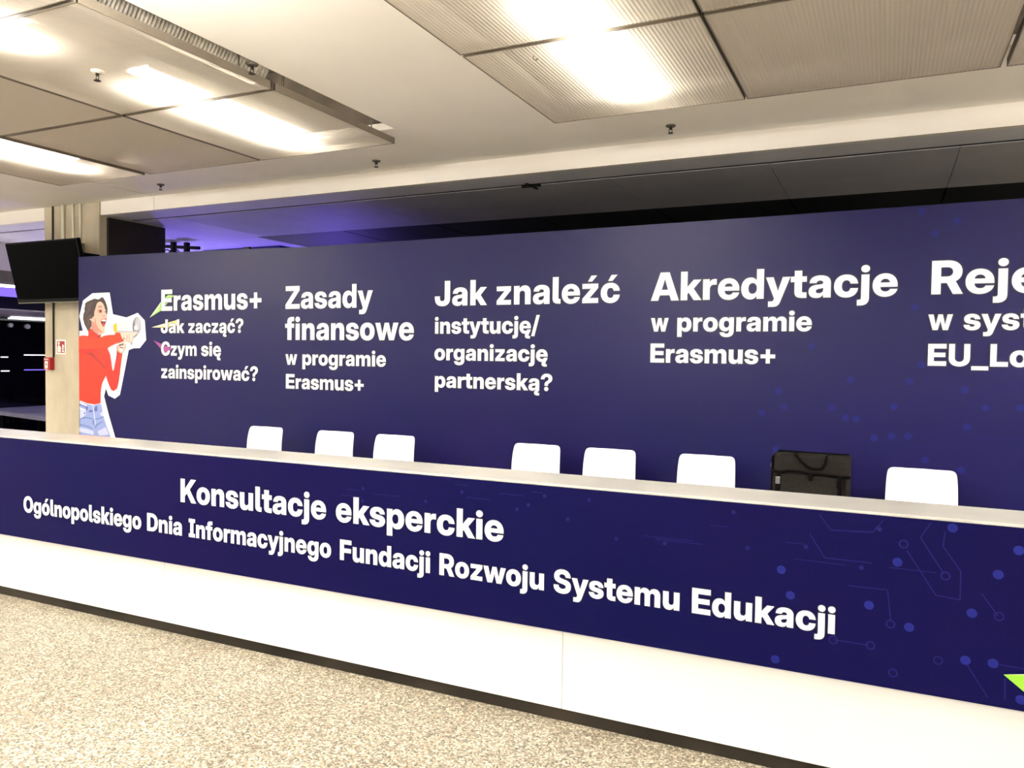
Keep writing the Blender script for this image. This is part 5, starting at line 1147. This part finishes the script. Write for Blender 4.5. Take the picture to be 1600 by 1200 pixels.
t = thing('front_board', 'long navy printed board with white lettering fixed along the counter front', 'sign board', (0, 2.955, 0))
obj('printed_board', B(-7.15, 1.9, 0, 0.043, 0.397, 0.987), navy_front, t)
for L in LINES:
    if L[0] != 'f':
        continue
    zb = 0.734 if L[1].startswith('Kons') else 0.5555
    bm, bo = bmesh.new(), bmesh.new()
    lettering(bm, L[4], zb, L[3], -0.0020)
    lettering(bo, L[4], zb, L[3], -0.0015, 0.0030)
    h = flat_obj('lettering', bm, letter_white, t)
    h['label'] = 'white lettering line beginning ' + L[1].split()[0]
    flat_obj('lettering_outline', bo, print_outline, h)
bm = bmesh.new()
for l_ in CIRC_F['lines']:
    stroke(bm, l_, -0.0004, 0.0035)
d_ = CIRC_F['rings']
for k in range(0, len(d_), 2):
    ring(bm, d_[k], d_[k+1], 0.013, 0.005, -0.0005)
d_ = CIRC_F['dots']
for k in range(0, len(d_), 2):
    disc(bm, d_[k], d_[k+1], 0.0155, -0.0006, 1)
rng = random.Random(9)
for k in range(30):
    x, z = rng.uniform(-2.4, 0.3), rng.uniform(0.80, 0.96)
    (disc(bm, x, z, 0.008, -0.0003, 0) if rng.random() < 0.55 else stroke(bm, [x, z, x+rng.uniform(0.05, 0.2), z], -0.0003, 0.0025))
cp = flat_obj('circuit_pattern', bm, [circuit_faint, circuit_blue], t)
cp['label'] = 'faint circuit line pattern printed on navy'
bm = bmesh.new()
poly_xz(bm, [0.368, 0.507, 0.56, 0.537, 0.56, 0.355], -0.0007, 0)
poly_xz(bm, [0.368, 0.507, 0.56, 0.545, 0.56, 0.537], -0.0008, 1)
sh = flat_obj('flash_shard', bm, [lime, figmat('lime_light')], t)
sh['label'] = 'bright green shard at the right picture edge'

# ================================================================== CHAIRS
def shell_grid():
    prof = [(-0.245, 0.435), (-0.235, 0.447), (-0.20, 0.452), (-0.10, 0.448), (0.0, 0.442), (0.08, 0.443), (0.135, 0.452), (0.168, 0.475), (0.186, 0.52), (0.198, 0.58), (0.208, 0.64), (0.220, 0.70), (0.231, 0.745), (0.238, 0.77), (0.243, 0.787), (0.2455, 0.7955), (0.2465, 0.798)]
    half = [0.195, 0.205, 0.213, 0.218, 0.220, 0.221, 0.221, 0.220, 0.219, 0.218, 0.217, 0.215, 0.212, 0.209, 0.203, 0.192, 0.178]
    return prof, half


def make_chair():
    t = thing('shell_chair', 'x', 'chair', (0, 0, 0), 'white chairs behind the counter')
    prof, half = shell_grid()
    nu = 12
    # seat and backrest come from one moulded profile, cut where the seat turns up
    def piece(a, b, name, th):
        bm = bmesh.new()
        g = []
        for (y, z), h in list(zip(prof, half))[a:b]:
            row = []
            for i in range(nu+1):
                u = -1+2*i/nu
                uu = math.copysign(abs(u)**0.9, u)
                back = max(0.0, min(1.0, (z-0.46)/0.2))
                yy = y-0.028*back*(u*u) 
                zz = z+0.012*(1-back)*(u*u)
                row.append(bm.verts.new((uu*h, yy, zz)))
            g.append(row)
        for A, Bq in zip(g, g[1:]):
            for i in range(nu):
                bm.faces.new((A[i], A[i+1], Bq[i+1], Bq[i]))
        o = obj(name, bm, chair_white, t, True)
        sm = o.modifiers.new('thickness', 'SOLIDIFY')
        sm.thickness = th
        sm.offset = 0
        sb = o.modifiers.new('smooth', 'SUBSURF')
        sb.levels = sb.render_levels = 1
        return o
    piece(0, 9, 'seat', 0.012)
    piece(8, len(prof), 'backrest', 0.012)
    for sx_ in (-1, 1):
        for sy2 in (-1, 1):
            bm = bmesh.new()
            tube(bm, [(sx_*0.15, sy2*0.13, 0.436), (sx_*0.17, sy2*0.15, 0.40), (sx_*0.205, sy2*0.205, 0.0)], 0.0105, 10)
            obj('leg', bm, chrome, t, True)
    bm = bmesh.new()
    tube(bm, [(-0.15, -0.13, 0.432), (0.15, -0.13, 0.432), (0.15, 0.13, 0.432), (-0.15, 0.13, 0.432)], 0.010, 8, closed=True)
    obj('seat_frame', bm, chrome, t)
    return t


CH = [(-5.500, 5.72, 0.030, 'white chair furthest left behind the counter, nearest the printed figure'),
      (-4.650, 5.72, 0.022, 'white chair below the finance heading, left one of the pair'),
      (-3.985, 5.72, 0.010, 'white chair right of the finance heading, third from the left'),
      (-2.590, 5.72, 0.0, 'white chair below the znaleźć heading, fourth from the left'),
      (-1.955, 5.72, 0.012, 'white chair under the gap between two headings, fifth from the left'),
      (-1.200, 5.72, -0.006, 'white chair left of the black briefcase'),
      (0.228, 5.72, -0.018, 'white chair furthest right, right of the black briefcase'),
      (-0.450, 5.755, 0.0, 'white chair hidden behind the black briefcase')]
c0 = make_chair()
for i, (x, y, rz, lab) in enumerate(CH):
    c = c0 if i == 0 else dup(c0)
    c.location = (x, y, 0)
    c.rotation_euler = (0, 0, rz)
    c['label'] = lab

# ================================================================== BRIEFCASE
t = thing('briefcase', 'black soft briefcase with carrying handle standing on a chair seat', 'bag', (-0.452, 5.775, 0.470), rz=-0.03)
H = 0.40
bm = B(-0.253, 0.253, -0.055, 0.085, 0, H, bev=0.022)
for v in bm.verts:
    k = v.co.z/H
    v.co.y += 0.055*k
    v.co.x *= 1.0-0.02*k
obj('bag_body', bm, bag_fabric, t)
def lean(y, z):
    return y+0.055*z/H
bm = bmesh.new()
box(bm, -0.205, 0.205, -0.088, -0.05, 0.012, 0.262, bev=0.014)
for v in bm.verts:
    v.co.y = lean(v.co.y, v.co.z)
obj('front_pocket', bm, bag_fabric, t)
bm = bmesh.new()
tube(bm, [(-0.252, lean(-0.058, 0.272), 0.272), (-0.19, lean(-0.085, 0.268), 0.268), (-0.15, lean(-0.092, 0.282), 0.282), (-0.06, lean(-0.092, 0.285), 0.285), (0.0, lean(-0.092, 0.272), 0.272), (0.07, lean(-0.092, 0.278), 0.278), (0.16, lean(-0.090, 0.268), 0.268), (0.252, lean(-0.058, 0.262), 0.262)], 0.009, 8)
obj('pocket_piping', bm, bag_black, t)
bm = bmesh.new()
poly = [(-0.02, 0.27), (0.03, 0.27), (0.005, 0.232)]
box(bm, -0.012, 0.018, lean(-0.098, 0.25), lean(-0.086, 0.25), 0.226, 0.274, bev=0.003)
obj('pocket_tab', bm, bag_black, t)
for x in (-0.205, 0.19):
    s_ = obj('strap', B(x-0.014, x+0.014, lean(-0.098, 0.2), lean(-0.084, 0.2), 0.03, 0.272, bev=0.003), bag_black, t)
    obj('buckle', B(x-0.019, x+0.013, lean(-0.106, 0.22), lean(-0.096, 0.22), 0.19, 0.24, bev=0.004), bag_buckle if x < 0 else bag_black, s_)
bm = bmesh.new()
tube(bm, [(-0.125, lean(0.0, H), H-0.004), (-0.10, lean(-0.06, 0.385), 0.388), (-0.07, lean(-0.072, 0.355), 0.357), (-0.02, lean(-0.075, 0.318), 0.318), (0.02, lean(-0.076, 0.306), 0.306), (0.07, lean(-0.075, 0.312), 0.312), (0.092, lean(-0.073, 0.345), 0.345), (0.10, lean(-0.06, 0.388), 0.388), (0.10, lean(0.0, H), H-0.004)], 0.0095, 10)
obj('handle', bm, bag_black, t, True)
bm = bmesh.new()
box(bm, -0.268, -0.250, -0.03, 0.06, 0.03, H-0.03, bev=0.006)
for v in bm.verts:
    v.co.y = lean(v.co.y, v.co.z)
sp = obj('side_gusset', bm, bag_black, t)
obj('ring', B(-0.272, -0.262, lean(-0.02, 0.3), lean(0.0, 0.3), 0.29, 0.32, bev=0.003), bag_buckle, sp)
bm = bmesh.new()
box(bm, -0.235, 0.235, 0.02+0.055, 0.05+0.055, H-0.004, H+0.008, bev=0.004)
obj('top_zip', bm, bag_black, t)
